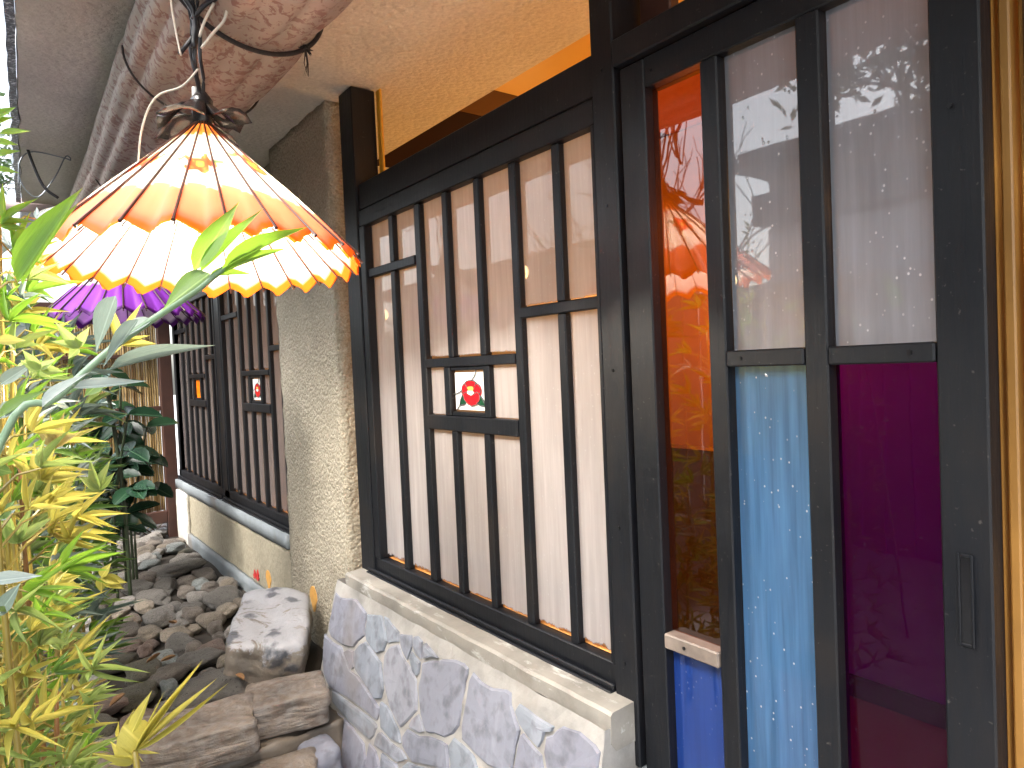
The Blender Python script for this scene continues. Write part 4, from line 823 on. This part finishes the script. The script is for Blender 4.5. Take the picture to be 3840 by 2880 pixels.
# ================= PLANTS =================
def mat_leaf(name, cols, trans=.35, rough=.35):
    a = NT(name); oi = a.n('ShaderNodeObjectInfo'); r = oi.outputs['Random']; c = a.ramp(r, [(i / (len(cols) - 1), q) for i, q in enumerate(cols)])
    n = a.noise(6, 3, .5, a.map('Object', (18, 1.5, 1)))
    c = a.mix(a.rng(n, .35, .7, 0, .35), c, tuple(x * .45 for x in cols[0]))
    sx = a.n('ShaderNodeSeparateXYZ'); a.l(a.tc.outputs['Object'], sx.inputs[0]); ax = a.math('ABSOLUTE', sx.outputs[0])
    c = a.mix(a.rng(ax, .015, .05, .55, 0), c, tuple(min(1, x * 1.5 + .03) for x in cols[-1]))
    c = a.mix(a.rng(a.noise(1, 2, .5, a.map('Object', (26, .4, 1))), .55, .7, 0, .35), c, tuple(x * .6 for x in cols[0]))
    c = a.mix(a.math('MULTIPLY', a.rng(sx.outputs[1], .86, 1.0), a.rng(r, .6, .9)), c, (.25, .16, .05))
    sp = a.noise(90, 2); c = a.mix(a.rng(sp, .68, .74, 0, .5), c, (.35, .36, .3))
    d = a.bsdf(c, rough, a.bump(a.noise(1, 2, .5, a.map('Object', (60, 1, 1))), .25, .003), .5)
    t = a.n('ShaderNodeBsdfTranslucent'); a.l(a.mix(.5, c, tuple(min(1, x * 1.8) for x in cols[-1])), t.inputs[0])
    return a.done(a.mixsh(trans, d, t.outputs[0]))
LM = [mat_leaf('mid_green_leaf', [(.045, .11, .02), (.08, .17, .03), (.13, .21, .04)], .3),
      mat_leaf('fresh_green_leaf', [(.12, .24, .02), (.18, .32, .03)], .45),
      mat_leaf('silvery_wet_leaf', [(.12, .17, .14), (.20, .26, .22)], .2, .22),
      mat_leaf('pale_wet_leaf', [(.26, .32, .30), (.36, .42, .40)], .2, .2),
      mat_leaf('yellow_green_leaf', [(.31, .30, .045), (.45, .40, .09)], .4),
      mat_leaf('lime_leaf', [(.17, .25, .06), (.27, .34, .10)], .4),
      mat_leaf('straw_leaf', [(.28, .20, .07), (.36, .30, .10)], .35)]
LDARK = mat_leaf('dark_glossy_leaf', [(.010, .035, .018), (.018, .055, .028), (.03, .07, .03)], .12, .22)
def leaf_mesh(name, bend, wide=1., fold=.25, round_=False, n=10, toothed=False):
    v_ = []; 
    for i in range(n + 1):
        t = i / n
        w = (math.sin(math.pi * t ** .62) ** 1.15 if not round_ else math.sin(math.pi * t) ** .6) * .5 * wide
        if toothed: w *= 1 + .10 * (i % 2)
        if i in (0, n): w = .004
        z = -bend * t * t
        v_ += [(-w, t, z + fold * w), (0, t, z), (w, t, z + fold * w)]
    f_ = [(i * 3 + k, i * 3 + k + 1, (i + 1) * 3 + k + 1, (i + 1) * 3 + k) for i in range(n) for k in (0, 1)]
    me = bpy.data.meshes.new(name); me.from_pydata(v_, [], f_); me.polygons.foreach_set('use_smooth', [True] * len(f_)); return me
def put_leaf(me_by_mat, m, root, base, tip, w, nrm=None, var=0):
    base = Vector(base); tip = Vector(tip); d = tip - base; L_ = d.length
    if L_ < 1e-4: return
    y = d.normalized(); nn = nrm or Vector((random.uniform(-.4, .4) - .5, random.uniform(-.5, .5) - .55, random.uniform(.2, 1)))
    x = y.cross(nn).normalized(); z = x.cross(y)
    key = (m, var)
    o = bpy.data.objects.new('leaf', me_by_mat[key]); o.parent = root; COL.objects.link(o)
    M_ = Matrix((x * w, y * L_, z * L_)).transposed().to_4x4(); M_.translation = base - root.location; o.matrix_basis = M_
MESH = {}
for mi, m in enumerate(LM + [LDARK]):
    for vi, (b, wd, fo, rd, tt) in enumerate(((.05, 1, .3, False, False), (.16, 1, .3, False, False), (-.06, 1, .2, False, False), (.1, 1, .25, True, True))):
        me = leaf_mesh('leaf', b, wd, fo, rd, 10, tt); me.materials.append(m); MESH[(mi, vi)] = me
STEMM = M_plain('yellow_green_cane_stem', (.22, .17, .03), .35, var=.3, nscale=14); STEMD = M_plain('dark_green_stem', (.03, .045, .02), .5, var=.4); STEMO = M_plain('orange_brown_stem', (.22, .10, .03), .4, var=.3)
def fan(root, c, m, n, ln, w, lean=None, spread=1.0):
    c = Vector(c); ax = Vector(lean) if lean else Vector((random.uniform(-.6, .6), random.uniform(-.9, .3), random.uniform(.1, 1.1)))
    ax.normalize(); u = ax.cross(Vector((.3, .5, .8))).normalized(); w_ = ax.cross(u)
    for i in range(n):
        a_ = 2 * math.pi * i / n + random.uniform(-.4, .4); s = spread * random.uniform(.5, 1.1)
        d = (ax + (u * math.cos(a_) + w_ * math.sin(a_)) * s).normalized(); d.z -= .15 * random.random()
        put_leaf(MESH, m, root, c, c + d * ln * random.uniform(.7, 1.15), w * random.uniform(.8, 1.2), var=random.choice((0, 1, 2)))
def bamboo(label, x, y, z0, z1, nfan, mats, ln=.12, w=.016, lean=(0, 0), rad=.006, rz=None, group='leafy bamboo plants along the left', spreadxy=.085, stemm=None):
    root = empty('bamboo_plant', (x, y, z0), label, 'plant', group)
    for s in range(2):
        ox, oy = random.uniform(-.02, .02), random.uniform(-.03, .03)
        pts = [(ox + lean[0] * t + .01 * math.sin(5 * t + s), oy + lean[1] * t, (z1 - z0) * t * (1 - .12 * s)) for t in [q / 14 for q in range(15)]]
        rs = [rad * (1 - .6 * q / 14) * (1.25 if q % 2 else 1) for q in range(15)]
        MB().tube(pts, rs, 8).out('stem', stemm or STEMM, root, True)
    tw = MB()
    lo, hi = rz or (.25, 1.0)
    for k in range(nfan):
        t = lo + (hi - lo) * (k + random.random()) / nfan
        st = Vector((lean[0] * t, lean[1] * t, (z1 - z0) * t)); a_ = random.uniform(0, 6.28); rr = random.uniform(.3, 1) * spreadxy
        e = st + Vector((math.cos(a_) * rr, math.sin(a_) * rr * 1.2, rr * random.uniform(.2, .7)))
        tw.tube([st, st.lerp(e, .5) + Vector((0, 0, .01)), e], [.0022, .0016, .001], 4)
        d = (e - st).normalized()
        fan(root, e + root.location, random.choice(mats), random.choice((4, 5, 6)), ln * random.uniform(.7, 1.25), w * .8, (d.x, d.y - .25, d.z + .25))
    tw.out('twig', STEMM, root)
    return root
# traced foreground sprays
LS = empty('bamboo_plant', (-.1, .9, -1.2), 'nearest bamboo with long arching stem whose leaf tips cross the glowing lamp', 'plant', None)
MB().tube(smooth_path([Vector(p) - LS.location for p in [(-.22, .95, -.9), (-.12, .95, -.45)] + LONGSTEM]), .0042, 8).out('stem', mat_leaf('pale_green_stem', [(.10, .2, .08), (.2, .3, .2)], 0), LS, True)
SP = empty('bamboo_shoot', (.15, .98, -1.25), 'single bright yellow green shoot rising over the kerb stones at bottom', 'plant')
for b_, t_, w, c in LEAVES:
    b_ = Vector(b_); t_ = Vector(t_)
    low = b_.y < 1.0 and b_.z < -.45
    nn = Vector((-.35 + random.uniform(-.25, .25), -.85, .35 + random.uniform(-.2, .3)))
    wd = w * (.62 if low and w < .03 else 1.1)
    put_leaf(MESH, c, SP if low else LS, b_, t_, wd, nn, 3 if (low and w > .03) else random.choice((0, 2, 0)))
sb = [Vector(b_) for b_, t_, w, c in LEAVES if b_[2] < -.45 and b_[1] < 1.0]
s0 = sb[0]; MB().tube(smooth_path([(-.02, -.02, .0), (s0 - SP.location) * .6 + Vector((0, 0, -.02)), s0 - SP.location]), .0038, 6).out('stem', STEMM, SP, True)
# tall plants behind
bl = 'bamboo plants massed at the left edge'
specs = [(.0, 1.25, -1.25, .18, 50, (4, 5, 5, 1), .08, .012), (.01, 1.42, -1.25, -.10, 54, (4, 5, 4, 6), .075, .011), (.02, 1.75, -1.25, .12, 52, (5, 1, 0, 4), .10, .014),
         (.05, 1.80, -1.25, -.22, 54, (5, 4, 5, 6), .075, .011), (.11, 2.3, -1.05, .17, 54, (2, 3, 0, 2), .11, .015), (.16, 2.45, -1.05, -.10, 50, (0, 5, 1, 0), .10, .014),
         (.06, 3.1, -1.05, .28, 54, (1, 2, 3, 0), .12, .016), (.25, 3.2, -1.05, -.30, 40, (0, 0, 1, 5), .10, .015), (.04, 4.2, -1.05, .38, 54, (0, 1, 2), .15, .02), (.02, 1.15, -1.25, -.42, 54, (5, 4, 5, 5), .06, .0095)]
lab = ['slender bamboo at the left picture edge, taller and yellower than its neighbours', 'bamboo with yellow and straw coloured leaves in front of the dark shrub', 'bamboo with lime leaves standing second back at the left edge',
       'short bush of bamboo between the cobbles and the left edge', 'green bamboo behind the yellow one, below the purple lamp', 'low green bamboo beside the cobbles left of the dark shrub', 'silvery green bamboo far back at left below the eaves pipe',
       'dark green low bamboo near the fence foot', 'farthest loose bamboo beside the left end of the fence', 'lowest nearest bamboo bush in the bottom left corner']
specs += [(-.02, 1.02, -1.25, -.05, 54, (5, 4, 4, 1), .06, .009), (.01, 1.62, -1.25, -.45, 46, (5, 0, 0, 4), .085, .013), (.00, 2.0, -1.25, .22, 52, (2, 1, 3, 0), .10, .014), (.14, 2.75, -1.05, .05, 50, (0, 1, 5, 2), .10, .014), (-.05, 2.6, -1.05, .32, 50, (1, 3, 2, 0), .11, .015), (.10, 3.7, -1.05, .20, 50, (0, 2, 1), .12, .017), (-.01, 1.5, -1.25, .30, 54, (1, 3, 2, 1), .075, .010), (.03, 2.05, -1.25, .02, 54, (2, 1, 3, 4), .085, .011), (.0, 1.1, -1.25, -.28, 54, (4, 5, 4, 0), .06, .009)]
lab += ['yellow green bamboo nearest the lens at the left edge, below the arching stem', 'dark lime bamboo bush low behind the bottom left corner one', 'silvery leaved bamboo under the left rim of the glowing lamp', 'green bamboo between the purple lamp and the dark shrub', 'whitish wet bamboo reaching the eaves height at the left edge', 'grey green bamboo far back below the left side of the purple lamp', 'pale washed out bamboo spray at the left edge beside the glowing lamp', 'bamboo with mixed silver and lime leaves behind the arching stem', 'yellow leaved bamboo low at the left edge beside the shoot']
for (x, y, z0, z1, nf, mt, ln, w), lb in zip(specs, lab):
    bamboo(lb, x, y, z0, z1, nf, mt, ln, w, lean=(random.uniform(-.03, .05), random.uniform(-.05, .05)), group=bl, stemm=STEMO if y in (1.42, 1.15) else None, rz=(.2, 1.0))
DRY = mat_leaf('dry_leaf', [(.20, .10, .04), (.30, .17, .07)], .1, .6)
for k, (x, y) in enumerate(((.36, 2.62), (.40, 2.60), (.22, 2.35), (.50, 3.0), (.30, 2.9), (.58, 2.25))):
    me = leaf_mesh('fallen_leaf', -.3, 1, .5, True, 8, k % 2 == 0); me.materials.append(DRY)
    o = bpy.data.objects.new('fallen_leaf', me); COL.objects.link(o); o.location = (x, y, -.965); o.scale = (.022, .05, .05); o.rotation_euler = (random.uniform(-.3, .3), random.uniform(-.3, .3), random.uniform(0, 6))
    tag(o, 'small curled brown dead leaf on the cobbles, ' + ('in the middle of the bed', 'just beside the middle leaf', 'at the left near the kerb', 'just behind the boulder', 'farthest back at left', 'in front of the boulder')[k], 'leaf', 'dead leaves fallen on the cobbles')
# dark broad-leaved shrub
au = empty('dark_shrub', (.46, 3.8, -1.05), 'dark green broad leaved shrub with thin stems before the bamboo fence', 'shrub')
for k in range(12):
    bx, by = random.uniform(-.16, .12), random.uniform(-.2, .2); tx, ty = bx + random.uniform(-.15, .12), by + random.uniform(-.1, .1); tz = random.uniform(.55, 1.12)
    MB().tube(smooth_path([(bx, by, 0), (bx * .9 + tx * .1, by, tz * .5), (tx, ty, tz)]), [.009] * 11 if k < 3 else .006, 6).out('stem', STEMD, au, True)
    for q in range(3):
        e = Vector((tx, ty, tz * (.62 + .19 * q))); 
        for j in range(random.choice((3, 4, 5))):
            a_ = random.uniform(0, 6.28); d = Vector((math.cos(a_), math.sin(a_) * .9 - .3, random.uniform(-.6, .35))).normalized()
            put_leaf(MESH, 7, au, au.location + e, au.location + e + d * random.uniform(.11, .17), random.uniform(.06, .08), Vector((-.2, -.6, .8)), 3)

# ================= WORLD BEYOND, seen at the edge and in the glass =================
NW = empty('neighbour_house', (-3.4, 1.5, -1.25), 'neighbouring house with pinkish plaster wall and dark fascia across the garden', 'house')
def N_(name, a, b, mat): return rbox(name, a, b, mat, NW, .01)
N_('wall', (-4.4, -4.0, -1.25), (-3.4, 3.35, 1.58), M_plain('pinkish_plaster', (.42, .33, .29), .8, nscale=2)); N_('fascia', (-3.38, -4.0, 1.08), (-3.2, 3.4, 1.34), ROOF)
N_('lower_wall', (-3.395, -4, -1.25), (-3.35, 3.35, 1.06), M_plain('pale_grey_wall', (.50, .54, .60), .7)); N_('eave', (-4.6, -4.2, 1.58), (-3.1, 3.6, 1.68), ROOF)
nf = empty('board_fence', (-2.3, 1.5, -1.25), 'grey vertical board fence on the far side of the garden', 'fence')
GB = M_plain('weathered_grey_board', (.20, .18, .17), .7, var=.35, nscale=5)
for k in range(58): rbox('board', (-2.32, -3.0 + k * .15, -1.25), (-2.30, -2.866 + k * .15, .47 + .02 * random.random()), GB, nf, .003)
nh = empty('garden_house', (-3.0, 6.5, -1.25), 'low brown garden building behind the far bamboo', 'building')
rbox('wall', (-4.0, 4.6, -1.25), (-3.0, 9.5, 1.05), M_plain('orange_brown_wall', (.30, .14, .07), .7), nh, .01); rbox('roof', (-4.2, 4.4, 1.05), (-2.8, 9.7, 1.22), ROOF, nh, .01)
BARK = M_plain('dark_bark', (.06, .045, .035), .85, var=.4)
TLEAF = mat_leaf('tree_leaf', [(.03, .06, .02), (.06, .10, .03)], .3)
tlm = leaf_mesh('leaf', .1, 1, .2, True, 4); tlm.materials.append(TLEAF)
def tree(x, y, h, label, leafy, seed):
    random.seed(seed); root = empty('tree', (x, y, -1.25), label, 'tree', 'trees across the garden'); tr = MB(); tips = []
    def br(p, d, L_, r, lv):
        q = p + d * L_; m = p.lerp(q, .5) + Vector((random.uniform(-1, 1), random.uniform(-1, 1), random.uniform(-1, 1))) * L_ * .06
        tr.tube([p, m, q], [r, r * .8, r * .62], 6, False)
        if lv == 0: tips.append(q); return
        for k in range(random.choice((2, 3, 3))):
            nd = (d + Vector((random.uniform(-1, 1), random.uniform(-1, 1), random.uniform(-.3, .7))) * .8).normalized(); br(q if k < 2 else m, nd, L_ * random.uniform(.6, .85), r * .6, lv - 1)
    br(Vector((0, 0, 0)), Vector((random.uniform(-.1, .1), random.uniform(-.1, .1), 1)).normalized(), h * .34, h * .018, 6 if leafy else 5)
    tr.out('trunk', BARK, root)
    if leafy:
        V_ = []; F2 = []
        for t in tips:
            for k in range(leafy):
                p = t + Vector([random.gauss(0, .09) for _ in range(3)]); d = Vector([random.gauss(0, 1) for _ in range(3)]).normalized(); e = d.cross(Vector([random.gauss(0, 1) for _ in range(3)])).normalized()
                b = len(V_); V_ += [p, p + d * .05 + e * .02, p + d * .10, p + d * .05 - e * .02]; F2.append((b, b + 1, b + 2, b + 3))
        mobj('crown', V_, F2, TLEAF, root)
tree(-3.4, 4.6, 3.4, 'bare branching tree beyond the garden fence left of the leafy one', 0, 3)
tree(-3.0, .6, 4.0, 'leafy dark tree behind the grey board fence', 18, 5)
tree(-2.7, 1.6, 4.0, 'leafy tree with pale gaps in its crown before the neighbouring house', 16, 21)
tree(-2.6, -1.2, 4.2, 'second leafy tree nearer the street end of the board fence', 9, 8)
tree(-1.0, 9.0, 4.0, 'leafy tree far behind the bamboo fence at the left edge', 10, 9)
tree(-4.5, 6.0, 4.5, 'bare tree over the garden building roof', 0, 12)
# hedge behind
random.seed(11)
hg = MB(); V_ = []; F2 = []
for k in range(16000):
    p = Vector((random.uniform(-2.6, .8), 6.4 + random.random() * .8, -1.2 + 1.55 * random.random() + .15 * math.sin(k))); d = Vector([random.gauss(0, 1) for _ in range(3)]).normalized(); e = d.cross(Vector((.3, .2, .9))).normalized()
    b = len(V_); V_ += [p, p + d * .035 + e * .018, p + d * .08, p + d * .035 - e * .018]; F2.append((b, b + 1, b + 2, b + 3))
h_ = mobj('hedge', V_, F2, TLEAF); h_['kind'] = 'stuff'; tag(h_, 'dense green hedge behind the bamboo fence', 'hedge')
